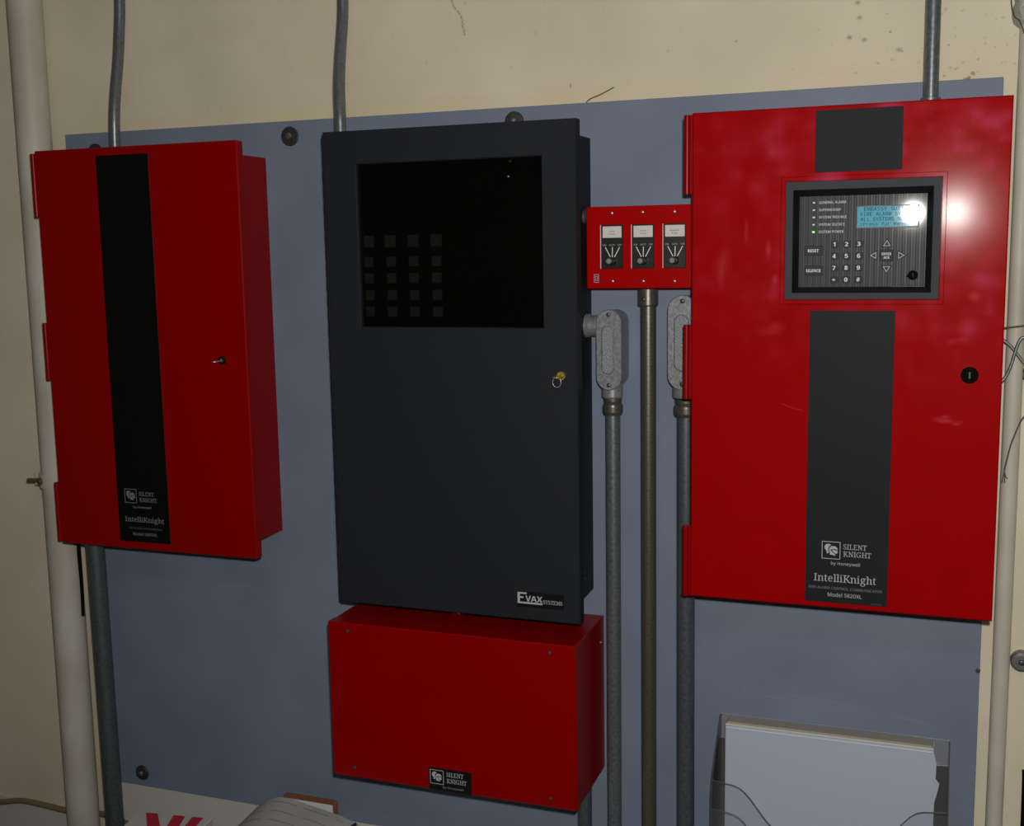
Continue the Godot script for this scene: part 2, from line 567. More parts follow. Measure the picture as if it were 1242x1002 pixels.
# ------------------------------------------------------------------ repeated fittings
func screw(at: Vector3, dir: Vector3, r: float, m: Material, parent: Node, called := "screw") -> void:
	var b := MB.new()
	var xf := facing(at, dir)
	b.lathe([Vector2(r, -r * 0.3), Vector2(r, r * 0.15), Vector2(r * 0.75, r * 0.5), Vector2(r * 0.42, r * 0.6), Vector2(r * 0.36, r * 0.3), Vector2(0, r * 0.3)], xf, 14)
	obj(called, b, m, parent)


func rect_round(c: Vector2, r: Rect2, z0: float, z1: float, b: MB) -> void:
	b.prism(round_rect(c.x, c.y, r.size.x, r.size.y, minf(r.size.x, r.size.y) * 0.2), z0, z1, 0.0004)


# door pressed from sheet: a face with returns all round, chamfered where the sheet is bent
func sheet_door(x0: float, x1: float, y0: float, y1: float, z: float, lip: float, m: Material, parent: Node, hole := Rect2()) -> MeshInstance3D:
	var b := MB.new()
	if hole.size.x > 0.0:
		b.ring(Rect2(x0, y0, x1 - x0, y1 - y0), hole, z - lip, z, 0.0016)
	else:
		b.box(x0, x1, y0, y1, z - lip, z, 0.0016)
	return obj("door", b, m, parent)


func strap_hinge(x0: float, x1: float, y0: float, y1: float, z: float, m: Material, parent: Node) -> void:
	var b := MB.new()
	b.box(x0 + 0.003, x1 + 0.002, y0, y1, z - 0.009, z - 0.0045, 0.0008)
	b.lathe([Vector2(0, y0), Vector2(0.0042, y0), Vector2(0.0046, y0 + 0.001), Vector2(0.0046, y1 - 0.001), Vector2(0.0042, y1), Vector2(0, y1)], Transform3D(Basis(), Vector3(x0 + 0.0046, 0, z - 0.0058)), 14)
	var h := obj("hinge", b, m, parent)
	var p := MB.new()
	p.lathe([Vector2(0, y0 - 0.0003), Vector2(0.0022, y0 - 0.0003), Vector2(0.0022, y1 + 0.0003), Vector2(0, y1 + 0.0003)], Transform3D(Basis(), Vector3(x0 + 0.0046, 0, z - 0.0058)), 8)
	obj("hinge_pin", p, M.dark_steel, h)


# the framed helmet emblem: outline square, plume and helmet; s is the side of the square
func emblem(c: Vector2, s: float, z: float, m: Material, parent: Node) -> void:
	var b := MB.new()
	var h := s / 2
	b.ring(Rect2(c.x - h, c.y - h, s, s), Rect2(c.x - h * 0.93, c.y - h * 0.93, s * 0.93, s * 0.93), z, z + 0.0003, 0.0)
	var sh := func(pts: Array) -> void:
		var p := PackedVector2Array()
		for q in pts:
			p.append(c + Vector2(q[0], q[1]) * h)
		b.prism(p, z, z + 0.0003)
	sh.call([[-0.72, 0.32], [-0.66, 0.55], [-0.48, 0.70], [-0.22, 0.72], [0.02, 0.62], [-0.12, 0.52], [-0.24, 0.38], [-0.30, 0.18], [-0.28, -0.05], [-0.22, -0.22], [-0.34, -0.38], [-0.48, -0.36], [-0.46, -0.14], [-0.56, 0.02], [-0.68, 0.14]])
	sh.call([[-0.20, 0.10], [-0.14, 0.32], [0.04, 0.46], [0.30, 0.50], [0.54, 0.42], [0.68, 0.22], [0.72, 0.06], [0.40, 0.16], [0.06, 0.14], [-0.08, 0.02], [0.46, -0.46], [0.44, -0.62], [0.20, -0.52], [-0.14, -0.50], [-0.10, -0.30], [-0.18, -0.10]])
	sh.call([[0.06, 0.04], [0.36, 0.06], [0.70, -0.04], [0.70, -0.26], [0.52, -0.40]])
	obj("helmet_emblem", b, m, parent)


func washer(x: float, y: float, r: float, label: String) -> void:
	var t := thing("fender_washer", label, "washer", Vector3(x, y, 0), "bolted washers holding the board")
	var xf := facing(Vector3(x, y, 0), Vector3(0, 0, 1))
	var b := MB.new()
	b.lathe([Vector2(0, 0), Vector2(r, 0), Vector2(r, 0.0022), Vector2(r * 0.94, 0.003), Vector2(r * 0.5, 0.0036), Vector2(0, 0.0036)], xf, 28)
	obj("disc", b, M.washer_steel, t)
	b = MB.new()
	b.lathe([Vector2(r * 0.36, 0.0034), Vector2(r * 0.36, 0.006), Vector2(r * 0.26, 0.0085), Vector2(0, 0.009)], xf, 6)
	obj("bolt_head", b, M.steel_screw, t)


func conduit(called: String, label: String, pts: PackedVector3Array, r: float, m: Material, group := "") -> Node3D:
	var low := pts[0]
	for p in pts:
		if p.y < low.y:
			low = p
	var t := thing(called, label, "conduit", low, group)
	var b := MB.new()
	b.tube(pts, r, 20)
	obj("tube", b, m, t)
	return t


func key_lock(at: Vector3, r: float, m: Material, parent: Node, face: Material) -> Node3D:
	var b := MB.new()
	b.lathe([Vector2(r, -0.001), Vector2(r, 0.003), Vector2(r * 0.86, 0.0048), Vector2(r * 0.62, 0.0048), Vector2(r * 0.58, 0.0036), Vector2(0, 0.0036)], facing(at, Vector3(0, 0, 1)), 24)
	var l := obj("lock", b, m, parent)
	b = MB.new()
	b.box(at.x - r * 0.1, at.x + r * 0.1, at.y - r * 0.4, at.y + r * 0.4, at.z + 0.0030, at.z + 0.0042, 0.0002)
	obj("keyhole", b, face, l)
	return l


# ------------------------------------------------------------------ scene
func _ready() -> void:
	rng.seed = 7
	# camera
	var cam := Camera3D.new()
	cam.name = "camera"
	add_child(cam)
	cam.position = Vector3(0.5776, 1.6248, 1.6937)
	cam.rotation = Vector3(-0.1397, 0.352, -0.0173)
	cam.fov = rad_to_deg(2.0 * atan(501.0 / 1412.3))
	cam.near = 0.05
	cam.far = 50.0
	cam.current = true
	# the windowless room has no sky of its own
	var env := Environment.new()
	env.background_mode = Environment.BG_COLOR
	env.background_color = Color(0.05, 0.05, 0.055)
	env.tonemap_mode = Environment.TONE_MAPPER_LINEAR
	env.tonemap_exposure = 1.0
	env.sdfgi_enabled = true
	env.ssao_enabled = true
	env.ssil_enabled = true
	var we := WorldEnvironment.new()
	we.name = "environment"
	we.environment = env
	add_child(we)
	# the camera's pop-up flash, a hand's breadth above the lens
	var flash := SpotLight3D.new()
	flash.name = "camera_flash"
	add_child(flash)
	flash.position = Vector3(0.606, 1.698, 1.69)
	flash.look_at(Vector3(0.28, 1.75, 0.0))
	flash.light_color = Color(1.0, 0.985, 0.95)
	flash.light_energy = 1.75
	flash.light_size = 0.018
	flash.spot_range = 12.0
	flash.spot_attenuation = 2.0
	flash.spot_angle = 62.0
	flash.spot_angle_attenuation = 0.8
	flash.shadow_enabled = true
	# fill light of the added ceiling lamp, dim beside the flash
	var tube := AreaLight3D.new()
	tube.name = "added_fill_glow"
	add_child(tube)
	tube.position = Vector3(0.5, 2.505, 2.0)
	tube.rotation_degrees = Vector3(-90, 0, 0)
	tube.area_size = Vector2(1.2, 0.12)
	tube.light_color = Color(0.85, 0.93, 1.0)
	tube.light_energy = 0.35
	tube.area_range = 10.0
	tube.shadow_enabled = true

	sans = SystemFont.new()
	sans.font_names = PackedStringArray(["Droid Sans"])
	sans_bold = SystemFont.new()
	sans_bold.font_names = PackedStringArray(["Droid Sans"])
	sans_bold.font_weight = 700
	serif = SystemFont.new()
	serif.font_names = PackedStringArray(["Droid Serif"])
	mono = SystemFont.new()
	mono.font_names = PackedStringArray(["Droid Sans Mono"])
	make_materials()
	build_room()
	build_left_cabinet()
	build_middle_cabinet()
	build_battery_box()
	build_right_cabinet()
	build_switch_box()
	build_conduits()
	build_right_edge()
	build_holder()
	build_bench()


func struct(called: String, b: MB, m: Material, label: String, category: String) -> void:
	tag(obj(called, b, m), label, category, "", "structure")


func build_room() -> void:
	var b := MB.new()
	b.box(-2.0, 2.6, 0, 2.6, -0.118, -0.018, 0.0)
	struct("wall_back", b, M.wall_paint, "cream painted wall behind the blue board, cracked and specked", "wall")
	b = MB.new(); b.box(-2.1, -2.0, 0, 2.6, -0.118, 3.6, 0.0)
	struct("wall_left", b, M.wall_paint, "plain side wall of the room beyond the thick pipe", "wall")
	b = MB.new(); b.box(2.6, 2.7, 0, 2.6, -0.118, 3.6, 0.0)
	struct("wall_right", b, M.wall_paint, "plain side wall of the room past the red cabinets", "wall")
	b = MB.new(); b.box(-2.1, 2.7, 0, 2.6, 3.6, 3.7, 0.0)
	struct("wall_front", b, M.wall_paint, "plain wall of the room behind the camera", "wall")
	b = MB.new(); b.box(-2.1, 2.7, -0.1, 0, -0.118, 3.7, 0.0)
	struct("floor", b, M.floor_concrete, "bare grey concrete floor of the equipment room", "floor")
	b = MB.new(); b.box(-2.1, 2.7, 2.6, 2.7, -0.118, 3.7, 0.0)
	struct("ceiling", b, M.ceiling_white, "white ceiling of the equipment room", "ceiling")
	# white painted boards along the foot of the wall
	b = MB.new(); b.box(-0.885, 0.66, 0.0, 0.6426, -0.018, -0.006, 0.001)
	struct("trim_1", b, M.white_panel_paint, "off-white lower panel under the blue board's bottom edge", "panel")
	b = MB.new(); b.box(-2.0, -0.96, 0.0, 0.562, -0.018, -0.0155, 0.0005)
	struct("trim_2", b, M.white_panel_paint, "off-white low panel under the tan hose by the thick pipe", "panel")
	# the painted backboard
	b = MB.new(); b.box(-0.8697, 0.648, 0.6426, 1.8368, -0.0165, 0.0, 0.0008)
	tag(obj("backboard", b, M.board_paint), "blue-grey painted plywood board that carries the cabinets", "board")
	washer(-0.4194, 1.8122, 0.0155, "dark round bolted washer between the left red cabinet and the charcoal one")
	washer(-0.8059, 1.8030, 0.0155, "dark round bolted washer peeping over the left red cabinet's top")
	washer(-0.0324, 1.8155, 0.0150, "dark round bolted washer peeping over the charcoal cabinet's top")
	washer(-0.7918, 0.6690, 0.0140, "dark round bolted washer low on the board, above the red-striped carton")
	# fill lamp added on the ceiling, unseen behind the camera
	var t := thing("added_fill_lamp", "white fill lamp added on the ceiling, unseen behind the camera", "lamp", Vector3(0.5, 2.6, 2.0))
	b = MB.new(); b.box(-0.15, 1.15, 2.54, 2.6, 1.9, 2.1, 0.004)
	obj("housing", b, M.fill_lamp_body, t)
	b = MB.new(); b.box(-0.12, 1.12, 2.512, 2.54, 1.93, 2.07, 0.006)
	obj("diffuser", b, M.fill_lamp_diffuser, t)


func brand_print(x0: float, x1: float, z: float, m: Material, faint: Material, parent: Node, model: String, rows: Array) -> void:
	# rows: [text, left, right, centre y, height, font]
	for r in rows:
		print_text(r[0], Vector3((r[1] + r[2]) / 2, r[3], z), r[2] - r[1], r[4], r[5], faint if r[4] < 0.0036 else m, parent)


func build_left_cabinet() -> void:
	var t := thing("alarm_cabinet", "leftmost red steel cabinet with a full-height black stripe and a key in its lock", "cabinet", Vector3(-0.645, 1.1343, 0))
	var b := MB.new()
	b.box(-0.8366, -0.4664, 1.1546, 1.7801, 0, 0.0967, 0.0012)
	obj("body", b, M.red_enamel, t)
	var d := sheet_door(-0.8376, -0.4473, 1.1343, 1.7992, 0.1144, 0.0178, M.red_enamel, t)
	for h in [[1.6911, 1.7955], [1.4169, 1.5142], [1.1355, 1.2389]]:
		strap_hinge(-0.8522, -0.8376, h[0], h[1], 0.1120, M.red_enamel, t)
	b = MB.new(); b.box(-0.7140, -0.6120, 1.1472, 1.7862, 0.1142, 0.1148, 0.0002)
	var s := obj("black_stripe", b, M.black_strip, t, "black printed stripe down the red door")
	var z := 0.1148
	emblem(Vector2(-0.6868, 1.2258), 0.0240, z, M.print_dim, s)
	brand_print(0, 0, z, M.print_dim, M.print_faint, s, "", [
		["SILENT", -0.6700, -0.6400, 1.2303, 0.0066, serif], ["KNIGHT", -0.6692, -0.6345, 1.2200, 0.0066, serif],
		["by Honeywell", -0.6827, -0.6470, 1.2068, 0.0050, sans], ["IntelliKnight", -0.7010, -0.6225, 1.1848, 0.0118, serif],
		["INTELLIGENT POWER MODULE", -0.6938, -0.6274, 1.1710, 0.0030, sans], ["Model 5895XL", -0.6865, -0.6380, 1.1612, 0.0055, sans]])
	var at := Vector3(-0.4924, 1.4575, 0.1144)
	var l := key_lock(at, 0.0068, M.black_plastic, t, M.bright_steel)
	b = MB.new()
	b.box(at.x - 0.0016, at.x + 0.0016, at.y - 0.0006, at.y + 0.0006, at.z + 0.003, at.z + 0.014, 0.0002)
	b.prism(stadium(0, 0, 0.009, 0.014, 8), -0.0008, 0.0008, 0.0003, Transform3D(Basis(Vector3(1, 0, 0), Vector3(0, 0, 1), Vector3(0, -1, 0)), at + Vector3(0, -0.0004, 0.0195)))
	obj("key", b, M.bright_steel, l, "small steel key left in the lock")


func build_middle_cabinet() -> void:
	var t := thing("voice_cabinet", "charcoal steel cabinet with a square smoked window over a plain door", "cabinet", Vector3(-0.097, 1.079, 0))
	var b := MB.new()
	var hole := Rect2(-0.2405, 1.5129, 0.2895, 0.2403)
	# open-fronted shell, so that the annunciator stands inside it
	b.ring(Rect2(-0.2925, 1.0989, 0.3785, 0.686), Rect2(-0.2885, 1.1029, 0.3705, 0.678), 0.0, 0.1002, 0.0008)
	b.box(-0.290, 0.083, 1.102, 1.782, 0.0, 0.003, 0.0)
	obj("body", b, M.charcoal_powder_coat, t)
	sheet_door(-0.2935, 0.1000, 1.0790, 1.8024, 0.1197, 0.0199, M.charcoal_powder_coat, t, hole)
	# continuous hinge of short knuckles
	b = MB.new()
	var k := 0
	var y := 1.0805
	while y < 1.797:
		b.lathe([Vector2(0, y), Vector2(0.0026, y), Vector2(0.003, y + 0.0006), Vector2(0.003, y + 0.0216), Vector2(0.0026, y + 0.0222), Vector2(0, y + 0.0222)], Transform3D(Basis(), Vector3(-0.2963, 0, 0.1125)), 10)
		y += 0.0232
	b.box(-0.2950, -0.2930, 1.0805, 1.8, 0.0985, 0.1115, 0.0003)
	var h := obj("piano_hinge", b, M.charcoal_powder_coat, t)
	b = MB.new()
	b.lathe([Vector2(0, 1.079), Vector2(0.0014, 1.079), Vector2(0.0014, 1.803), Vector2(0, 1.803)], Transform3D(Basis(), Vector3(-0.2963, 0, 0.1125)), 8)
	obj("hinge_pin", b, M.charcoal_powder_coat, h)
	# window
	b = MB.new()
	b.box(-0.2425, 0.0510, 1.5109, 1.7552, 0.1105, 0.1135, 0.0002)
	obj("window_pane", b, M.smoked_window, t, "smoked plastic window pane")
	b = MB.new()
	b.box(-0.2540, 0.0620, 1.5000, 1.7640, 0.0960, 0.0985, 0.0)
	var a := obj("annunciator", b, M.annunciator_black, t, "black button panel behind the smoked window")
	var xs0 := [-0.2337, -0.1973, -0.1600, -0.1223]
	var xs1 := [-0.2345, -0.1967, -0.1598, -0.1226]
	var ys := [1.6397, 1.6095, 1.5849, 1.5596, 1.5347]
	for r in 5:
		for c in 4:
			var w := 0.0090 if r == 0 else 0.0076
			var cx: float = (xs0 if r == 0 else xs1)[c]
			b = MB.new()
			b.box(cx - w, cx + w, ys[r] - w, ys[r] + w, 0.0985, 0.1015, 0.0008)
			obj("button", b, M.button_slip, a)
	for e in [[-0.0044, 1.7496, "led_dim_green", 0.0016, "dim green lamp"], [-0.0073, 1.7282, "led_white_green", 0.0012, "bright green lamp"]]:
		b = MB.new()
		b.lathe([Vector2(e[3], 0), Vector2(e[3], 0.001), Vector2(e[3] * 0.6, 0.002), Vector2(0, 0.0022)], facing(Vector3(e[0], e[1], 0.0985), Vector3(0, 0, 1)), 10)
		obj("indicator_light", b, M[e[2]], a, e[4])
	for e in [[-0.0600, 1.7225], [-0.0592, 1.6985], [-0.0585, 1.668]]:
		b = MB.new()
		b.lathe([Vector2(0.0015, 0), Vector2(0.0015, 0.001), Vector2(0, 0.002)], facing(Vector3(e[0], e[1], 0.0985), Vector3(0, 0, 1)), 10)
		obj("indicator_light", b, M.print_faint, a)
	b = MB.new()                                             # faint rules of print beside the unlit lamps
	for e in [[-0.0559, 1.7381, 0.012], [-0.0555, 1.7118, 0.014], [-0.0552, 1.687, 0.012], [-0.0560, 1.6590, 0.007], [0.0229, 1.6912, 0.020]]:
		for q in 2:
			b.box(e[0] - e[2] / 2, e[0] + e[2] / 2, e[1] - 0.0022 + q * 0.004, e[1] - 0.0008 + q * 0.004, 0.0985, 0.0988, 0.0)
	obj("printed_rule", b, M.dull_print if M.has("dull_print") else mat("dull_print", 0.03, 0.032, 0.032, 0.7, 0, 0.2), a).set_meta("kind", "stuff")
	# lock with its key and ring
	var at := Vector3(0.0755, 1.4449, 0.1197)
	var l := key_lock(at, 0.0066, M.brass, t, M.dark_steel)
	b = MB.new()
	b.box(at.x - 0.0026, at.x + 0.0026, at.y - 0.0009, at.y + 0.0009, at.z + 0.003, at.z + 0.010, 0.0003)
	b.prism(stadium(0, 0, 0.014, 0.018, 8), -0.0009, 0.0009, 0.0003, Transform3D(Basis(Vector3(1, 0, 0), Vector3(0, 0, 1), Vector3(0, -1, 0)), at + Vector3(0, 0, 0.0180)))
	obj("key", b, M.brass, l, "brass key turned flat in the lock")
	b = MB.new()
	var pts := PackedVector3Array()
	for i in 21:
		var an := TAU * i / 20.0
		pts.append(at + Vector3(sin(an) * 0.0062, -0.0068 + cos(an) * 0.0074, 0.0215))
	b.tube(pts, 0.0006, 6)
	obj("key_ring", b, M.bright_steel, l)
	# name plate
	b = MB.new()
	b.box(0.0018, 0.0757, 1.0990, 1.1226, 0.1197, 0.1204, 0.0003)
	var p := obj("name_plate", b, M.black_plastic, t)
	var z := 0.1204
	b = MB.new()                                             # the big E whose foot runs under the other letters
	b.prism(PackedVector2Array([Vector2(0.0035, 1.1213), Vector2(0.0035, 1.1042), Vector2(0.0425, 1.1042), Vector2(0.0425, 1.1068), Vector2(0.0074, 1.1068), Vector2(0.0074, 1.1126), Vector2(0.0130, 1.1126), Vector2(0.0130, 1.1150), Vector2(0.0074, 1.1150), Vector2(0.0074, 1.1187), Vector2(0.0180, 1.1187), Vector2(0.0180, 1.1213)]), z, z + 0.0003)
	obj("lettering", b, M.print_white, p)
	print_text("VAX", Vector3(0.0292, 1.1122, z), 0.0265, 0.0088, sans_bold, M.print_white, p)
	print_text("SYSTEMS", Vector3(0.0584, 1.1090, z), 0.0295, 0.0056, serif, M.print_white, p)
	# small screw on the flank
	screw(Vector3(0.086, 1.128, 0.05), Vector3(1, 0, 0), 0.004, M.charcoal_powder_coat, t)
	screw(Vector3(0.086, 1.137, 0.05), Vector3(1, 0, 0), 0.003, M.charcoal_powder_coat, t)


func build_battery_box() -> void:
	var t := thing("battery_box", "plain red steel box under the charcoal cabinet with four corner screws", "box", Vector3(-0.0976, 0.8071, 0))
	var b := MB.new()
	b.box(-0.2976, 0.1024, 0.8083, 1.0571, 0, 0.1345, 0.0008)
	obj("body", b, M.red_enamel, t)
	b = MB.new()
	b.box(-0.2986, 0.1034, 0.8071, 1.0583, 0.1342, 0.1555, 0.0016)
	var c := obj("cover", b, M.red_enamel, t)
	for s in [[-0.2647, 1.0487], [0.0635, 1.0489], [-0.2610, 0.8208], [0.0630, 0.8186]]:
		screw(Vector3(s[0], s[1] - (0.004 if s[1] > 1.0 else -0.002), 0.1555), Vector3(0, 0, 1), 0.0032, M.dark_steel, c)
	screw(Vector3(0.1024, 1.02, 0.02), Vector3(1, 0, 0), 0.0028, M.steel_screw, t)
	b = MB.new()
	b.box(-0.1330, -0.0626, 0.8080, 0.8435, 0.1555, 0.1562, 0.0003)
	var p := obj("name_plate", b, M.black_plastic, t)
	var z := 0.1562
	emblem(Vector2(-0.1195, 0.8290), 0.0225, z, M.print_white, p)
	print_text("SILENT", Vector3(-0.0895, 0.8352, z), 0.0275, 0.0068, serif, M.print_white, p)
	print_text("KNIGHT", Vector3(-0.0870, 0.8250, z), 0.0325, 0.0068, serif, M.print_white, p)
	print_text("by Honeywell", Vector3(-0.0930, 0.8135, z), 0.0340, 0.0050, sans, M.print_dim, p)
	var bt := thing("wire_bushing", "small red bushing on the battery box's top under the charcoal cabinet", "bushing", Vector3(-0.120, 1.0583, 0.06))
	b = MB.new()
	b.lathe([Vector2(0.013, 1.0583), Vector2(0.015, 1.0600), Vector2(0.015, 1.0660), Vector2(0.012, 1.0690), Vector2(0.0105, 1.0690), Vector2(0.0105, 1.0989), Vector2(0, 1.0989)], Transform3D(Basis(), Vector3(-0.120, 0, 0.055)), 24)
	obj("collar", b, M.red_bushing, bt)


func build_right_cabinet() -> void:
	var t := thing("alarm_cabinet", "large red steel cabinet on the right with a keypad panel and a broken grey stripe", "cabinet", Vector3(0.459, 1.1393, 0))
	var b := MB.new()
	b.ring(Rect2(0.277, 1.155, 0.364, 0.630), Rect2(0.281, 1.159, 0.356, 0.622), 0, 0.1055, 0.0008)
	b.box(0.280, 0.638, 1.158, 1.782, 0, 0.003, 0.0)
	obj("body", b, M.red_enamel, t)
	var hole := Rect2(0.3958, 1.5616, 0.1716, 0.1324)
	sheet_door(0.2629, 0.6549, 1.1393, 1.7993, 0.125, 0.020, M.dusty_hazed_red_enamel, t, hole)
	for h in [[1.6937, 1.7975], [1.4164, 1.5186], [1.1375, 1.2385]]:
		strap_hinge(0.2502, 0.2629, h[0], h[1], 0.1235, M.red_enamel, t)
	for s in [[0.4222, 0.5288, 1.7158, 1.7936], [0.4195, 0.5255, 1.1465, 1.5388]]:
		b = MB.new()
		b.box(s[0], s[1], s[2], s[3], 0.1248, 0.1254, 0.0002)
		obj("grey_stripe", b, M.charcoal_strip, t, "dark grey printed stripe")
	var st: Node = t.get_node("grey_stripe_001")
	var z := 0.1254
	emblem(Vector2(0.4526, 1.2190), 0.0240, z, M.print_white, st)
	brand_print(0, 0, z, M.print_white, M.print_dim, st, "", [
		["SILENT", 0.4684, 0.4980, 1.2250, 0.0070, serif], ["KNIGHT", 0.4684, 0.5040, 1.2150, 0.0070, serif],
		["by Honeywell", 0.4529, 0.4901, 1.2008, 0.0058, sans], ["IntelliKnight", 0.4310, 0.5110, 1.1795, 0.0140, serif],
		["FIRE ALARM CONTROL COMMUNICATOR", 0.4245, 0.5192, 1.1670, 0.0035, sans], ["Model 5820XL", 0.4495, 0.4932, 1.1580, 0.0056, sans]])
	print_text("LS10070", Vector3(0.5120, 1.1492, z), 0.013, 0.0022, sans, M.print_faint, st)
	key_lock(Vector3(0.6168, 1.4578, 0.125), 0.0105, M.black_matte, t, M.wire_dark)

	# keypad module set in the door
	b = MB.new()
	b.ring(Rect2(0.3800, 1.5465, 0.2030, 0.1650), Rect2(0.3862, 1.5530, 0.1908, 0.1520), 0.1245, 0.1268, 0.0008)
	obj("raised_rim", b, M.dusty_hazed_red_enamel, t)
	b = MB.new()
	b.ring(Rect2(0.3864, 1.5532, 0.1904, 0.1516), Rect2(0.3960, 1.5618, 0.1712, 0.1322), 0.1235, 0.1282, 0.0005)
	obj("bezel", b, M.grey_bezel, t, "grey frame round the keypad")
	b = MB.new()                                             # sloped black inner frame
	var o := [Vector3(0.3960, 1.5618, 0.1270), Vector3(0.5672, 1.5618, 0.1270), Vector3(0.5672, 1.6940, 0.1270), Vector3(0.3960, 1.6940, 0.1270)]
	var i := [Vector3(0.4032, 1.5690, 0.1182), Vector3(0.5600, 1.5690, 0.1182), Vector3(0.5600, 1.6860, 0.1182), Vector3(0.4032, 1.6860, 0.1182)]
	for k in 4:
		var l := (k + 1) % 4
		b.fq(o[k], o[l], i[l], i[k], Vector3(0, 0, 1))
		b.fq(o[k] - Vector3(0, 0, 0.012), o[l] - Vector3(0, 0, 0.012), i[l] - Vector3(0, 0, 0.004), i[k] - Vector3(0, 0, 0.004), Vector3(0, 0, -1))
		b.fq(o[k], o[l], o[l] - Vector3(0, 0, 0.012), o[k] - Vector3(0, 0, 0.012), [Vector3(0, -1, 0), Vector3(1, 0, 0), Vector3(0, 1, 0), Vector3(-1, 0, 0)][k])
	obj("inner_frame", b, M.black_plastic, t)
	b = MB.new()
	b.box(0.3990, 0.5640, 1.5650, 1.6900, 0.1120, 0.1180, 0.0003)
	var p := obj("keypad_panel", b, M.keypad_film, t, "dark panel with display, keys and lamps")
	z = 0.118
	# indicator lamps
	var names := ["GENERAL ALARM", "SUPERVISORY", "SYSTEM TROUBLE", "SYSTEM SILENCE", "SYSTEM POWER"]
	var wid := [0.0335, 0.0275, 0.0345, 0.0325, 0.0315]
	for k in 5:
		var y := 1.6778 - k * 0.00938
		b = MB.new()
		b.box(0.4196, 0.4226, y - 0.0012, y + 0.0012, z, z + 0.0008, 0.0003)
		obj("indicator_light", b, M.led_green if k == 4 else M.lens_white, p, "lit green lamp" if k == 4 else "")
		print_text(names[k], Vector3(0.4275 + wid[k] / 2, y, z), wid[k], 0.0031, sans, M.print_bright, p)
	# number keys
	var keys := ["1", "2", "3", "4", "5", "6", "7", "8", "9", "*", "0", "#"]
	for k in 12:
		var c := Vector2(0.4477 + (k % 3) * 0.01525, 1.6240 - floori(k / 3.0) * 0.01520)
		b = MB.new()
		b.prism(round_rect(c.x + 0.0006, c.y - 0.0002, 0.0092, 0.0085, 0.0012, 2), z - 0.001, z + 0.0011, 0.0005)
		var q := obj("number_key", b, M.key_dark if M.has("key_dark") else mat("key_dark", 0.013, 0.015, 0.018, 0.5, 0, 0.3), p)
		print_text(keys[k], Vector3(c.x, c.y, z + 0.0011), 0.0028 if keys[k] == "1" else 0.0040, 0.0028 if keys[k] == "*" else 0.0054, sans_bold, M.print_bright, q, "numeral")
	for e in [["RESET", 0.4213, 1.6161, 0.0135], ["SILENCE", 0.4218, 1.5903, 0.0185]]:
		b = MB.new()
		b.prism(round_rect(e[1] + 0.0002, e[2], 0.0226, 0.0126, 0.0012, 2), z - 0.001, z + 0.0011, 0.0006)
		var q := obj("function_key", b, M.key_dark, p)
		print_text(e[0], Vector3(e[1], e[2], z + 0.0011), e[3], 0.0038, sans_bold, M.print_bright, q)
	# arrows round the enter key
	for e in [[0.5126, 1.6243, 0.0], [0.4962, 1.6090, PI / 2], [0.5305, 1.6087, -PI / 2], [0.5128, 1.5912, PI]]:
		var c := Vector2(e[1 - 1], e[1])
		var r := func(x: float, y: float) -> Vector2: return c + Vector2(x, y).rotated(e[2])
		b = MB.new()
		b.prism(PackedVector2Array([r.call(-0.0066, -0.0048), r.call(0.0066, -0.0048), r.call(0, 0.0062)]), z - 0.001, z + 0.0011, 0.0006)
		var q := obj("arrow_key", b, M.key_dark, p)
		b = MB.new()
		var t0 := [r.call(-0.0048, -0.0038), r.call(0.0048, -0.0038), r.call(0, 0.0044)]
		var t1 := [r.call(-0.0030, -0.0029), r.call(0.0030, -0.0029), r.call(0, 0.0024)]
		for k in 3:
			var l := (k + 1) % 3
			b.prism(PackedVector2Array([t0[k], t0[l], t1[l], t1[k]]), z + 0.0010, z + 0.0013)
		obj("arrow_outline", b, M.print_white, q)
	b = MB.new()
	b.prism(round_rect(0.5125, 1.6087, 0.0160, 0.0150, 0.0012, 2), z - 0.001, z + 0.0011, 0.0006)
	var en := obj("enter_key", b, M.key_dark, p)
	print_text("ENTER", Vector3(0.5125, 1.6107, z + 0.0011), 0.0115, 0.0032, sans_bold, M.print_bright, en)
	print_text("ACK", Vector3(0.5125, 1.6062, z + 0.0011), 0.0072, 0.0032, sans_bold, M.print_bright, en)
	# display
	b = MB.new()
	b.ring(Rect2(0.4742, 1.6436, 0.0766, 0.0290), Rect2(0.4756, 1.6452, 0.0738, 0.0260), z - 0.001, z + 0.0010, 0.0004)
	obj("display_frame", b, M.lcd_bezel, p)
	b = MB.new()
	b.box(0.4754, 0.5496, 1.6450, 1.6714, z - 0.001, z + 0.0004, 0.0)
	var d := obj("display", b, M.lcd_glass, p, "pale blue liquid crystal display")
	var rows := [["EMBASSY SUITES", 0.4836, 0.5400], ["FIRE ALARM SYSTEM", 0.4795, 0.5440], ["ALL SYSTEMS NORMAL", 0.4795, 0.5465], ["(Press for Menu)", 0.4795, 0.5380]]
	for k in 4:
		print_text(rows[k][0], Vector3((rows[k][1] + rows[k][2]) / 2, 1.6680 - k * 0.0064, z + 0.0004), rows[k][2] - rows[k][1], 0.0046, mono, M.lcd_ink, d)
	var kl := key_lock(Vector3(0.5451, 1.5834, z), 0.0062, M.black_matte, p, M.keypad_film)
	kl.set_meta("label", "round black keypad lock")
	b = MB.new()
	b.box(0.5375, 0.5452, 1.5812, 1.5840, z + 0.004, z + 0.009, 0.0008)
	# the grip of the switch lies across the lock
	obj("lock_grip", b, M.black_matte, p)
	# the panel sits slightly askew in its frame
	p.rotation.y = 0.031
	p.position.z -= 0.0026


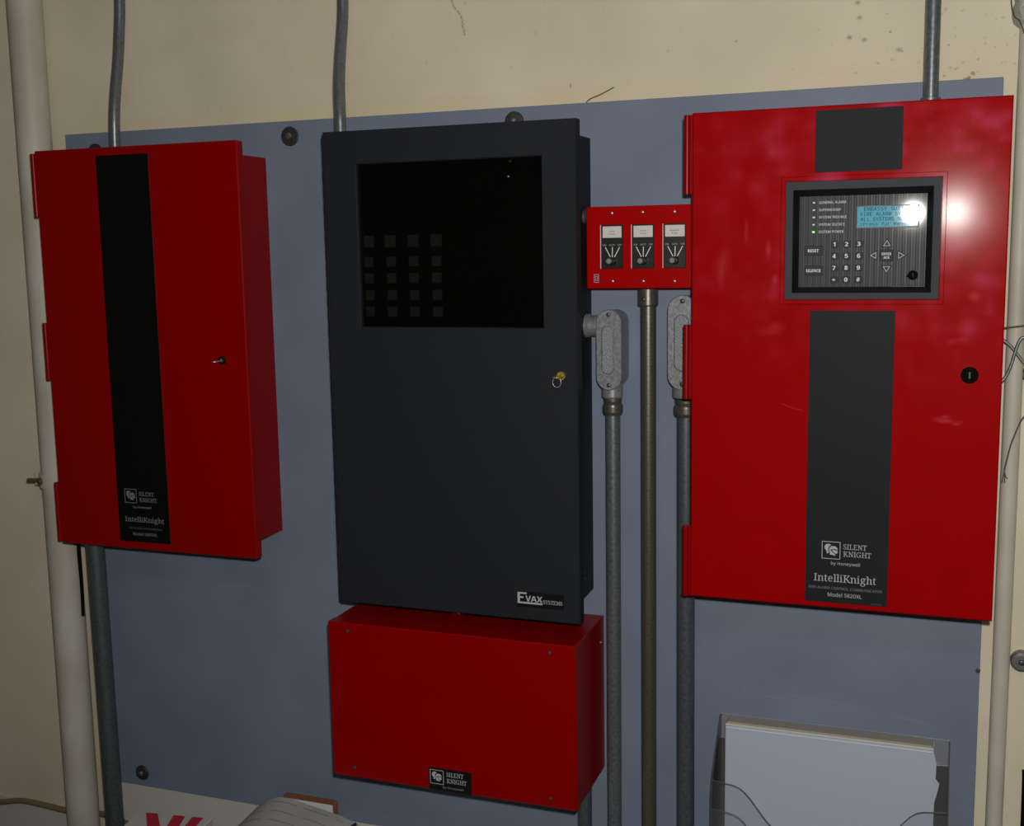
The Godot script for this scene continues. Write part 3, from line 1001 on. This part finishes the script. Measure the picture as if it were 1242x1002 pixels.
func build_switch_box() -> void:
	var t := thing("switch_box", "small red box of three toggle switches between the charcoal and right cabinets", "switch box", Vector3(0.182, 1.5662, 0))
	var b := MB.new()
	b.box(0.098, 0.268, 1.5675, 1.6815, 0, 0.0555, 0.001)
	obj("body", b, M.red_enamel, t)
	b = MB.new()
	b.box(0.0965, 0.270, 1.5662, 1.6830, 0.0553, 0.0600, 0.0012)
	var p := obj("cover_plate", b, M.switch_plate_red, t)
	for s in [[0.1345, 1.6735], [0.1795, 1.6738], [0.2253, 1.6732], [0.1353, 1.5769], [0.1802, 1.5766], [0.2255, 1.5763]]:
		screw(Vector3(s[0], s[1], 0.060), Vector3(0, 0, 1), 0.0024, M.steel_screw, p)
	b = MB.new()
	b.ring(Rect2(0.1076, 1.5750, 0.0072, 0.0120), Rect2(0.1082, 1.5756, 0.0060, 0.0108), 0.060, 0.0603, 0.0)
	b.ring(Rect2(0.1094, 1.5778, 0.0036, 0.0064), Rect2(0.1100, 1.5784, 0.0024, 0.0052), 0.060, 0.0603, 0.0)
	obj("listing_mark", b, M.print_white, p)
	var words := [["Fire", "Pump"], ["Jockey", "Pump"], ["Basement", "Fans"]]
	for k in 3:
		var x: float = [0.1353, 0.1807, 0.2263][k]
		b = MB.new()
		b.box(x - 0.0158, x + 0.0158, 1.5947, 1.6570, 0.060, 0.0622, 0.0006)
		var s := obj("switch_plate", b, M.black_plastic, t, "black switch plate with a white tag")
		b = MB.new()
		b.box(x - 0.0175, x - 0.0166, 1.5947, 1.6570, 0.060, 0.0625, 0.0005)  # bright strip coloured as the highlight along the plate's left edge
		obj("edge_highlight", b, M.print_bright, s)
		b = MB.new()
		b.box(x - 0.0138, x + 0.0142, 1.6386, 1.6548, 0.0621, 0.0629, 0.0003)
		var g := obj("white_tag", b, M.label_white, s, "white paper tag")
		print_text(words[k][0], Vector3(x, 1.6476, 0.0629), [0.0075, 0.0095, 0.0130][k], 0.0026, sans, M.print_ink, g)
		print_text(words[k][1], Vector3(x + 0.0005, 1.6435, 0.0629), 0.0085, 0.0026, sans, M.print_ink, g)
		for e in [["ON", -0.0112, 0.005], ["AUTO", 0.0, 0.0085], ["OFF", 0.0112, 0.006]]:
			print_text(e[0], Vector3(x + e[1], 1.6283, 0.0622), e[2], 0.0024, sans, M.print_white, s)
		for e in [[-0.0098, -0.0024], [0.0006, 0.0004], [0.0112, 0.0036]]:
			b = MB.new()
			var u := Vector2(x + e[0], 1.6253)
			var w := Vector2(x + e[1], 1.6112)
			var nn := (w - u).normalized().orthogonal() * 0.00055
			b.prism(PackedVector2Array([u - nn, u + nn, w + nn, w - nn]), 0.0622, 0.0625)
			obj("pointer_line", b, M.print_bright, s)
		var at := Vector3(x + 0.0008, 1.6055, 0.0622)
		b = MB.new()
		b.lathe([Vector2(0.0056, 0), Vector2(0.0056, 0.002), Vector2(0.0042, 0.0034), Vector2(0.0030, 0.0034), Vector2(0.0028, 0.0190), Vector2(0, 0.0190)], facing(at, Vector3(0, 0, 1)), 18)
		obj("toggle", b, M.black_plastic, s)
		b = MB.new()
		b.lathe([Vector2(0.0028, 0.0120), Vector2(0.0040, 0.0190), Vector2(0.0042, 0.0215), Vector2(0.0036, 0.0232), Vector2(0.0020, 0.0240), Vector2(0, 0.0241)], facing(at, Vector3(0, 0, 1)), 16)
		obj("toggle_cap", b, M.toggle_grey, s, "grey end of the toggle")
	var n := thing("conduit_nipple", "short dark nipple joining the switch box to the charcoal cabinet", "fitting", Vector3(0.092, 1.655, 0.035))
	b = MB.new()
	var xf := Transform3D(Basis(Vector3(0, 1, 0), Vector3(1, 0, 0), Vector3(0, 0, -1)), Vector3(0.0858, 1.6700, 0.035))
	b.lathe([Vector2(0, 0), Vector2(0.011, 0), Vector2(0.011, 0.004), Vector2(0.008, 0.005), Vector2(0.008, 0.0122), Vector2(0, 0.0122)], xf, 6)
	obj("locknut", b, M.dull_conduit, n)


# an elbow body with a screwed cover; hub: -1 leaves to the left, 1 to the right, at height hy
func elbow_fitting(label: String, cx: float, cy: float, w: float, h: float, z1: float, hub: int, hy: float, hub_to: float) -> void:
	var t := thing("elbow_fitting", label, "conduit fitting", Vector3(cx, cy - h / 2 - 0.015, 0), "cast elbow fittings")
	var b := MB.new()
	b.prism(stadium(cx, cy, w * 0.96, h * 0.97), 0.004, z1 - 0.004, 0.0)
	var hr := w * 0.41
	b.lathe([Vector2(hr * 0.9, 0), Vector2(hr, 0.002), Vector2(hr, 0.030)], Transform3D(Basis(), Vector3(cx, cy - h / 2 - 0.013, 0.030)), 24)
	b.lathe([Vector2(0, 0), Vector2(hr * 0.9, 0)], Transform3D(Basis(), Vector3(cx, cy - h / 2 - 0.013, 0.030)), 24)
	var from := cx + hub * w * 0.2
	b.lathe([Vector2(hr, 0), Vector2(hr, absf(hub_to - from) - 0.006), Vector2(hr * 1.12, absf(hub_to - from) - 0.005), Vector2(hr * 1.12, absf(hub_to - from)), Vector2(0, absf(hub_to - from))], facing(Vector3(from, hy, 0.028), Vector3(hub, 0, 0)), 24)
	obj("body", b, M.cast_aluminium, t)
	b = MB.new()
	b.prism(stadium(cx, cy, w, h), z1 - 0.004, z1, 0.0012)
	var c := obj("cover", b, M.cast_aluminium, t)
	b = MB.new()
	b.prism(stadium(cx - w * 0.02, cy, w * 0.50, h * 0.60), z1, z1 + 0.0035, 0.0018)
	obj("raised_panel", b, M.cast_aluminium_relief, c)
	for s in [-1, 1]:
		screw(Vector3(cx, cy + s * (h / 2 - w * 0.20), z1), Vector3(0, 0, 1), w * 0.085, M.dark_steel, c)


func connector(x: float, z: float, y_top: float, r: float, parent: Node) -> void:
	var b := MB.new()
	b.lathe([Vector2(0, y_top), Vector2(r * 1.22, y_top), Vector2(r * 1.22, y_top - 0.005), Vector2(r * 1.12, y_top - 0.008), Vector2(r * 1.30, y_top - 0.010), Vector2(r * 1.36, y_top - 0.013), Vector2(r * 1.36, y_top - 0.021), Vector2(r * 1.22, y_top - 0.025), Vector2(r, y_top - 0.026)], Transform3D(Basis(), Vector3(x, 0, z)), 24)
	obj("connector", b, M.aged_conduit, parent)


func build_conduits() -> void:
	var t := conduit("thin_conduit", "thin grey conduit bending down into the leftmost red cabinet's top", spline([Vector3(-0.7240, 2.6, 0.012), Vector3(-0.7255, 2.15, 0.012), Vector3(-0.7272, 2.0493, 0.012), Vector3(-0.7290, 1.996, 0.016), Vector3(-0.7259, 1.9464, 0.028), Vector3(-0.7225, 1.8974, 0.043), Vector3(-0.7225, 1.8569, 0.050), Vector3(-0.7240, 1.8200, 0.051), Vector3(-0.7245, 1.7795, 0.051)]), 0.0092, M.galvanized_conduit, "thin conduits entering the cabinets from above")
	t = conduit("thin_conduit", "thin grey conduit bending down into the charcoal cabinet's top", spline([Vector3(-0.3075, 2.6, 0.012), Vector3(-0.3080, 2.10, 0.012), Vector3(-0.3083, 2.0133, 0.013), Vector3(-0.3070, 1.9748, 0.020), Vector3(-0.2995, 1.9211, 0.045), Vector3(-0.2894, 1.8743, 0.070), Vector3(-0.2832, 1.8362, 0.082), Vector3(-0.2825, 1.8100, 0.084), Vector3(-0.2825, 1.7840, 0.084)]), 0.0090, M.galvanized_conduit, "thin conduits entering the cabinets from above")
	t = conduit("thin_conduit", "straight grey conduit dropping into the right red cabinet's top", PackedVector3Array([Vector3(0.5578, 2.6, 0.03), Vector3(0.5590, 1.784, 0.03)]), 0.0096, M.galvanized_conduit, "thin conduits entering the cabinets from above")
	var b := MB.new()
	b.lathe([Vector2(0, 1.785), Vector2(0.016, 1.785), Vector2(0.016, 1.793), Vector2(0.0125, 1.796), Vector2(0.0125, 1.812), Vector2(0.0096, 1.813)], Transform3D(Basis(), Vector3(0.559, 0, 0.03)), 20)
	obj("connector", b, M.galvanized_conduit, t)
	t = conduit("thick_conduit", "dull grey conduit running down from the leftmost red cabinet beside the pipe", PackedVector3Array([Vector3(-0.8040, 1.1550, 0.072), Vector3(-0.8000, 0.30, 0.072)]), 0.0160, M.dull_conduit)
	t = conduit("aged_conduit", "brownish straight conduit coming down from the red switch box", PackedVector3Array([Vector3(0.1806, 1.5662, 0.03), Vector3(0.1816, 0.30, 0.03)]), 0.0115, M.aged_conduit)
	b = MB.new()
	b.lathe([Vector2(0.0118, 1.5395), Vector2(0.0140, 1.5400), Vector2(0.0150, 1.5415), Vector2(0.0150, 1.5640), Vector2(0.0135, 1.5662), Vector2(0, 1.5662)], Transform3D(Basis(), Vector3(0.1802, 0, 0.03)), 24)
	var c := obj("coupling", b, M.aged_conduit, t)
	screw(Vector3(0.1775, 1.5500, 0.0448), Vector3(-0.1, 0, 1), 0.0034, M.dark_steel, c)
	elbow_fitting("smaller cast elbow fitting joined to the charcoal cabinet's side", 0.1260, 1.4763, 0.0385, 0.1190, 0.050, -1, 1.5105, 0.0862)
	t = conduit("drop_conduit", "grey conduit below the smaller elbow fitting beside the charcoal cabinet", PackedVector3Array([Vector3(0.1266, 1.4040, 0.03), Vector3(0.1260, 0.30, 0.03)]), 0.0112, M.galvanized_conduit, "conduits below the elbow fittings")
	connector(0.1266, 0.03, 1.4040, 0.0112, t)
	elbow_fitting("larger cast elbow fitting half hidden behind the right red cabinet's hinge", 0.2350, 1.4880, 0.0440, 0.1370, 0.050, 1, 1.5200, 0.2768)
	t = conduit("drop_conduit", "wider grey conduit below the larger elbow fitting by the right cabinet", PackedVector3Array([Vector3(0.2366, 1.4050, 0.03), Vector3(0.2392, 0.30, 0.03)]), 0.0134, M.dull_conduit, "conduits below the elbow fittings")
	connector(0.2366, 0.03, 1.4050, 0.0134, t)
	conduit("short_conduit", "dark conduit leaving the underside of the red battery box", PackedVector3Array([Vector3(0.0777, 0.8075, 0.03), Vector3(0.0777, 0.30, 0.03)]), 0.0112, M.dull_conduit)
	# the big painted pipe
	var p := thing("painted_pipe", "thick cream painted pipe from floor to ceiling at the far left", "pipe", Vector3(-0.917, 0, 0.025))
	b = MB.new()
	b.tube(PackedVector3Array([Vector3(-0.9145, 0.0, 0.025), Vector3(-0.9145, 2.6, 0.025)]), 0.0292, 32)
	obj("tube", b, M.pipe_paint, p)
	var cl := thing("pipe_clamp", "painted strap clamp with a rusty bolt round the thick cream pipe", "clamp", Vector3(-0.917, 1.2235, 0.025))
	b = MB.new()
	var xf := Transform3D(Basis(), Vector3(-0.9170, 0, 0.025))
	b.lathe([Vector2(0.0293, 1.2130), Vector2(0.0312, 1.2130), Vector2(0.0312, 1.2390), Vector2(0.0293, 1.2390)], xf, 32)
	b.box(-0.960, -0.942, 1.2140, 1.2380, 0.0335, 0.0360, 0.0006)
	obj("band", b, M.pipe_paint, cl)
	b = MB.new()
	b.lathe([Vector2(0, 0), Vector2(0.0070, 0), Vector2(0.0070, 0.0050), Vector2(0.0050, 0.0062), Vector2(0, 0.0062)], facing(Vector3(-0.9300, 1.2260, 0.0525), Vector3(-0.42, 0, 0.9)), 6)
	obj("bolt_head", b, M.rusty_bolt, cl)
	b = MB.new()
	b.lathe([Vector2(0, 0), Vector2(0.0038, 0), Vector2(0.0038, 0.026), Vector2(0.003, 0.027), Vector2(0, 0.027)], facing(Vector3(-0.9355, 1.2260, 0.0465), Vector3(-0.98, 0, 0.2)), 10)
	obj("bolt_shank", b, M.rusty_bolt, cl)
	tag(obj("black_tube", tube_of([Vector3(-0.8785, 1.20, 0.027), Vector3(-0.8785, 1.125, 0.027), Vector3(-0.8795, 1.085, 0.027), Vector3(-0.8785, 1.03, 0.027), Vector3(-0.8800, 0.972, 0.027)], 0.0040, 0.0030), M.black_matte), "narrow black tapering tube beside the thick pipe under the cabinet", "cable")  # narrow black tube, tapering downwards along the pipe's right edge
	b = MB.new()
	b.lathe([Vector2(0.0032, 0), Vector2(0.0032, 0.0012), Vector2(0.0018, 0.0022), Vector2(0, 0.0024)], facing(Vector3(0.6455, 1.0280, 0.0), Vector3(0, 0, 1)), 10)
	tag(obj("nail_head", b, M.dark_steel), "small dark nail head at the blue board's right edge", "nail")
	tag(obj("tan_hose", tube_of([Vector3(-1.6, 0.47, -0.0105), Vector3(-1.25, 0.535, -0.0105), Vector3(-1.1505, 0.5500, -0.0105), Vector3(-1.0980, 0.5610, -0.0105), Vector3(-1.0475, 0.5610, -0.0105), Vector3(-0.969, 0.5575, -0.0105), Vector3(-0.900, 0.5640, -0.0105), Vector3(-0.862, 0.5665, 0.001), Vector3(-0.8265, 0.5660, 0.010), Vector3(-0.795, 0.559, 0.020), Vector3(-0.74, 0.545, 0.04)], 0.0056), M.tan_hose), "tan hose sagging along the wall behind the thick pipe's foot", "hose")


func tube_of(pts: Array, r: float, r_end := -1.0, seg := 10) -> MB:
	var b := MB.new()
	b.tube(spline(pts, 10), r, seg, r_end)
	return b


func build_right_edge() -> void:
	var p := thing("painted_pipe", "slim cream painted pipe at the far right beside the red cabinet", "pipe", Vector3(0.675, 0, -0.006))
	var b := MB.new()
	b.tube(PackedVector3Array([Vector3(0.6735, 0.0, -0.006), Vector3(0.6775, 2.6, -0.006)]), 0.0115, 24)
	obj("tube", b, M.pipe_paint, p)
	# broken plaster round the pipe near the top
	b = MB.new()
	var f := FastNoiseLite.new()
	f.seed = 9
	f.frequency = 30.0
	var c := Vector3(0.6800, 1.932, -0.018)
	var g := []
	for i in 11:
		var row := []
		for k in 33:
			var a := TAU * k / 32.0
			var rr := i / 10.0 * (0.036 + 0.012 * f.get_noise_2d(cos(a) * 0.05 + 3.0, sin(a) * 0.05))
			var q := Vector3(cos(a) * rr * 0.72, sin(a) * rr * 1.25, 0)
			q.z = (0.040 * sqrt(maxf(0.0, 1.0 - pow(i / 10.0, 2.0)))) * (1.0 + 0.35 * f.get_noise_3d(q.x * 3, q.y * 3, 5.0))
			row.append(c + q)
		g.append(row)
	for i in 10:
		for k in 32:
			b.fq(g[i][k], g[i][k + 1], g[i + 1][k + 1], g[i + 1][k], Vector3(0, 0, 1))
	tag(obj("plaster_lump", b, M.plaster), "rough whitish plaster lump on the wall above the right cabinet's corner", "plaster")
	tag(obj("crack_wire", tube_of([Vector3(0.6520, 1.960, -0.010), Vector3(0.6535, 1.9310, -0.004), Vector3(0.6570, 1.9130, 0.002), Vector3(0.6640, 1.9040, 0.008), Vector3(0.6700, 1.888, 0.009)], 0.0008), M.wire_dark), "thin dark wire edging the plaster lump above the cabinet", "wire")
	# wires by the cabinet's edge
	tag(obj("loose_wire", tube_of([Vector3(0.6440, 1.5085, 0.012), Vector3(0.6675, 1.5106, 0.012), Vector3(0.70, 1.5150, 0.012)], 0.0012), M.wire_dark), "thin dark wire crossing the slim pipe highest beside the cabinet's edge", "wire")
	tag(obj("grey_cable", tube_of([Vector3(0.72, 1.503, 0.020), Vector3(0.6870, 1.4985, 0.020), Vector3(0.6795, 1.4935, 0.020), Vector3(0.6745, 1.478, 0.020), Vector3(0.6700, 1.4600, 0.020), Vector3(0.6620, 1.442, 0.020), Vector3(0.642, 1.425, 0.020)], 0.0022), M.galvanized_conduit), "shiny grey cable curving from the slim pipe behind the red cabinet", "cable")
	tag(obj("grey_cable", tube_of([Vector3(0.643, 1.505, 0.012), Vector3(0.6674, 1.4875, 0.012), Vector3(0.6865, 1.4635, 0.012), Vector3(0.705, 1.447, 0.012)], 0.0022), M.wire_grey), "dull grey cable slanting down across the slim pipe", "cable")
	var fw := thing("frayed_wire", "thin dark wire with frayed ends hanging over the slim pipe", "wire", Vector3(0.668, 1.30, 0.012))
	obj("strand", tube_of([Vector3(0.712, 1.41, 0.012), Vector3(0.6894, 1.3915, 0.012), Vector3(0.6775, 1.362, 0.012), Vector3(0.6730, 1.345, 0.012), Vector3(0.6680, 1.3175, 0.012)], 0.0010), M.wire_dark, fw)
	for e in [[0.6655, 1.300], [0.6690, 1.3005], [0.6720, 1.306]]:
		obj("frayed_end", tube_of([Vector3(0.6680, 1.3180, 0.012), Vector3(lerpf(0.668, e[0], 0.4), 1.310, 0.013), Vector3(e[0], e[1], 0.013)], 0.0006), M.wire_dark, fw)
	for e in [[0.7015, 1.0440, 0.0145, "grey domed knob on the wall right of the slim pipe", "wire_grey"], [0.6925, 1.4460, 0.0085, "black round grommet at the right edge beside the grey cables", "black_plastic"]]:
		var t := thing("wall_knob", e[3], "knob", Vector3(e[0], e[1], -0.018))
		b = MB.new()
		var r: float = e[2]
		b.lathe([Vector2(r, 0), Vector2(r, 0.009), Vector2(r * 0.92, 0.0125), Vector2(r * 0.7, 0.0145), Vector2(r * 0.5, 0.0145), Vector2(r * 0.46, 0.013), Vector2(0, 0.013)], facing(Vector3(e[0], e[1], -0.018), Vector3(0, 0, 1)), 24)
		obj("dome", b, M[e[4]], t)
		screw(Vector3(e[0], e[1], -0.0045), Vector3(0, 0, 1), r * 0.3, M.dark_steel, t)
	tag(obj("black_tube", tube_of([Vector3(0.712, 0.885, -0.010), Vector3(0.7130, 0.84, -0.012), Vector3(0.7145, 0.60, -0.012), Vector3(0.716, 0.3, -0.012)], 0.0035), M.black_matte), "black cable running down the wall at the bottom right corner", "cable")
	tag(obj("loose_wire", tube_of([Vector3(0.0751, 1.8385, -0.0165), Vector3(0.082, 1.8435, -0.0150), Vector3(0.098, 1.8490, -0.0145), Vector3(0.1182, 1.8580, -0.015)], 0.0008), M.wire_dark), "thin dark bristle of wire sticking up over the blue board's top", "wire")


func build_holder() -> void:
	# clear two-pocket literature holder on the board
	var t := thing("brochure_holder", "clear acrylic two-pocket holder on the board below the right red cabinet", "holder", Vector3(0.449, 0.62, 0))
	var b := MB.new()
	b.box(0.2855, 0.6125, 0.60, 0.9210, 0.0005, 0.0028, 0.0004)
	obj("back_panel", b, M.acrylic, t)
	b = MB.new()
	b.box(0.2875, 0.6105, 0.60, 0.8830, 0.0034, 0.0056, 0.0004)
	obj("inner_panel", b, M.acrylic_smoke, t)
	for x in [0.2855, 0.6105]:                               # flanks that lean out towards the foot
		var m := Basis(Vector3(0, 0, 1), Vector3(0, 1, 0), Vector3(-1, 0, 0))
		b = MB.new()
		b.prism(PackedVector2Array([Vector2(0.0028, 0.60), Vector2(0.086, 0.60), Vector2(0.082, 0.83), Vector2(0.072, 0.855), Vector2(0.012, 0.9205), Vector2(0.0028, 0.9205)]), -0.002, 0.0, 0.0, Transform3D(m, Vector3(x, 0, 0)))
		obj("side_panel", b, M.acrylic_smoke, t)
	# front panes, dipped in the middle
	for e in [[0.0700, 0.8450, 0.7790, 0.0], [0.0810, 0.8060, 0.7290, 0.004]]:
		var pts := PackedVector2Array()
		var x0 := 0.2855
		var x1 := 0.6125
		pts.append(Vector2(x1, 0.60))
		var rim := []
		for k in 41:
			var u: float = k / 40.0
			var s := minf(u, 1.0 - u) * 2.0                  # 0 at the flanks, 1 in the middle
			var y: float = e[1] - 0.006 * s / 0.3 if s < 0.22 else lerpf(e[1] - 0.0044, e[2], smoothstep(0.20, 0.62, s))
			rim.append(Vector2(lerpf(x1, x0, u), y))
		for q in rim:
			pts.append(q)
		pts.append(Vector2(x0, 0.60))
		b = MB.new()
		b.prism(pts, e[0], e[0] + 0.002, 0.0)
		var pane := obj("front_pane", b, M.acrylic_front, t)
		b = MB.new()
		var line := PackedVector3Array()
		for q in rim:
			line.append(Vector3(q.x, q.y, e[0] + 0.001))
		b.tube(line, 0.0006, 6)
		obj("pane_rim", b, M.acrylic_rim, pane)
	# lit top edge of the back panel
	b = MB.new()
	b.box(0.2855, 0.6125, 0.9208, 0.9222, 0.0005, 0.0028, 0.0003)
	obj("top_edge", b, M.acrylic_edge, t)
	# binder
	var bi := thing("ring_binder", "white vinyl binder standing in the clear holder", "binder", Vector3(0.446, 0.63, 0.02))
	b = MB.new()
	b.box(0.2990, 0.5910, 0.63, 0.9220, 0.0365, 0.0400, 0.0012)
	obj("front_cover", b, M.binder_vinyl, bi)
	b = MB.new()
	b.box(0.2990, 0.5910, 0.63, 0.9220, 0.0110, 0.0140, 0.0012)
	obj("rear_cover", b, M.binder_vinyl, bi)
	b = MB.new()
	b.box(0.3000, 0.5900, 0.9150, 0.9240, 0.0125, 0.0380, 0.002)
	obj("spine", b, mat("binder_spine", 0.34, 0.31, 0.26, 0.5, 0, 0.4), bi, "tan spine along the top")
	b = MB.new()
	b.tube(PackedVector3Array([Vector3(0.3000, 0.9212, 0.0398), Vector3(0.5900, 0.9212, 0.0398)]), 0.0012, 8)
	obj("welded_seam", b, M.binder_edge, bi)
	b = MB.new()
	b.tube(PackedVector3Array([Vector3(0.3000, 0.9162, 0.0402), Vector3(0.5900, 0.9162, 0.0402)]), 0.0008, 8)
	obj("welded_seam", b, M.paper_white, bi)
	b = MB.new()
	b.box(0.3040, 0.5860, 0.64, 0.9110, 0.0145, 0.0360, 0.001)
	obj("page_block", b, M.paper_white, bi)
	b = MB.new()
	b.prism(PackedVector2Array([Vector2(0.50, 0.64), Vector2(0.592, 0.64), Vector2(0.5935, 0.842), Vector2(0.5975, 0.8600), Vector2(0.5995, 0.8720), Vector2(0.5945, 0.8780), Vector2(0.5948, 0.9010), Vector2(0.5915, 0.9150), Vector2(0.50, 0.9150)]), 0.0402, 0.0408)
	tag(obj("clear_sleeve", b, M.binder_vinyl), "ragged white sheet edge sticking out beside the white binder", "sheet")


func build_bench() -> void:
	var t := thing("workbench", "low workbench under the board, mostly below the picture's edge", "bench", Vector3(-0.35, 0, 0.27))
	var b := MB.new()
	b.box(-0.74, 0.10, 0.505, 0.545, 0.115, 0.55, 0.003)
	obj("top", b, M.bench_top, t)
	for x in [-0.70, 0.06]:
		for z in [0.145, 0.51]:
			b = MB.new()
			b.box(x - 0.025, x + 0.025, 0.0, 0.506, z - 0.025, z + 0.025, 0.002)
			obj("leg", b, M.bench_top, t)
	# carton with red bars
	var c := thing("carton", "white carton with slanted red bars on its lid, lowest left on the bench", "box", Vector3(-0.5815, 0.545, 0.25))
	c.rotation.y = 0.14
	var top := 0.700
	b = MB.new()
	b.box(-0.648, -0.515, 0.5455, top, 0.168, 0.34, 0.0015)
	obj("body", b, M.carton_white, c)
	for e in [[-0.634, -0.612, -0.604, -0.580], [-0.583, -0.562, -0.573, -0.552], [-0.549, -0.529, -0.545, -0.527]]:
		var y := top + 0.0004
		b = MB.new()
		b.fq(Vector3(e[0], y, 0.173), Vector3(e[1], y, 0.173), Vector3(e[3], y, 0.222), Vector3(e[2], y, 0.222), Vector3(0, 1, 0))
		obj("red_bar", b, M.carton_red, c)
	b = MB.new()
	b.box(-0.647, -0.5155, top - 0.012, top - 0.0105, 0.1674, 0.3406, 0.0002)
	obj("lid_seam", b, M.print_ink, c)
	# stack of papers under a curled sheet
	var s := thing("paper_stack", "heap of grey printed papers with a curled top sheet on the bench", "papers", Vector3(-0.40, 0.545, 0.20))
	b = MB.new()
	b.box(-0.470, -0.270, 0.5455, 0.668, 0.135, 0.36, 0.002)
	obj("lower_sheets", b, M.paper_white, s)
	var n := 20
	var g := []
	for i in n + 1:
		var row := []
		for k in n + 1:
			var u := i / float(n)
			var w := k / float(n)
			var x := lerpf(-0.500, -0.262, u)
			var z := lerpf(0.122, 0.37, w)
			var y := 0.7365 - 0.07 * pow(maxf(0.0, 0.42 - u) / 0.42, 2.0) - 0.034 * pow(maxf(0.0, u - 0.45), 1.3) / 0.45 + 0.003 * sin(u * 9.0 + w * 4.0) - 0.02 * w
			row.append(Vector3(x, y, z))
		g.append(row)
	b = MB.new()
	for i in n:
		for k in n:
			b.fq(g[i][k], g[i + 1][k], g[i + 1][k + 1], g[i][k + 1], Vector3(0, 1, 0))
			var d := Vector3(0, 0.012, 0)
			b.fq(g[i][k] - d, g[i + 1][k] - d, g[i + 1][k + 1] - d, g[i][k + 1] - d, Vector3(0, -1, 0))
	for i in n:
		var d := Vector3(0, 0.012, 0)
		b.fq(g[i][0], g[i + 1][0], g[i + 1][0] - d, g[i][0] - d, Vector3(0, 0, -1))
		b.fq(g[i][n], g[i + 1][n], g[i + 1][n] - d, g[i][n] - d, Vector3(0, 0, 1))
		b.fq(g[0][i], g[0][i + 1], g[0][i + 1] - d, g[0][i] - d, Vector3(-1, 0, 0))
		b.fq(g[n][i], g[n][i + 1], g[n][i + 1] - d, g[n][i] - d, Vector3(1, 0, 0))
	obj("curled_sheet", b, M.sheet_grey, s)
	b = MB.new()
	for r in 5:                                              # rules of print across the sheet
		var k := 1 + r * 2
		for i in range(2, n - 3):
			if (i * 7 + r * 3) % 5 != 0:
				var lift := Vector3(0, 0.0006, 0)
				b.fq(g[i][k] + lift, g[i + 1][k] + lift, g[i + 1][k].lerp(g[i + 1][k + 1], 0.12) + lift, g[i][k].lerp(g[i][k + 1], 0.12) + lift, Vector3(0, 1, 0))
	obj("printed_rule", b, M.print_dim, s).set_meta("kind", "stuff")
	# clipboard behind the papers, against the board
	var cb := thing("clipboard", "brown clipboard standing behind the papers against the board", "clipboard", Vector3(-0.41, 0.545, 0.03))
	cb.rotation.z = 0.0
	b = MB.new()
	b.prism(round_rect(-0.419, 0.52, 0.105, 0.342, 0.006), 0.026, 0.030, 0.0006)
	obj("board", b, M.clipboard_brown, cb)
	b = MB.new()
	b.box(-0.462, -0.3745, 0.40, 0.6830, 0.030, 0.0308, 0.0)
	obj("clipped_sheet", b, M.paper_white, cb)
	tag(obj("marker_pen", tube_of([Vector3(-0.300, 0.7030, 0.150), Vector3(-0.286, 0.7080, 0.135), Vector3(-0.278, 0.7120, 0.125)], 0.0026), M.black_plastic), "black pen lying at the papers' far edge under the battery box", "pen")
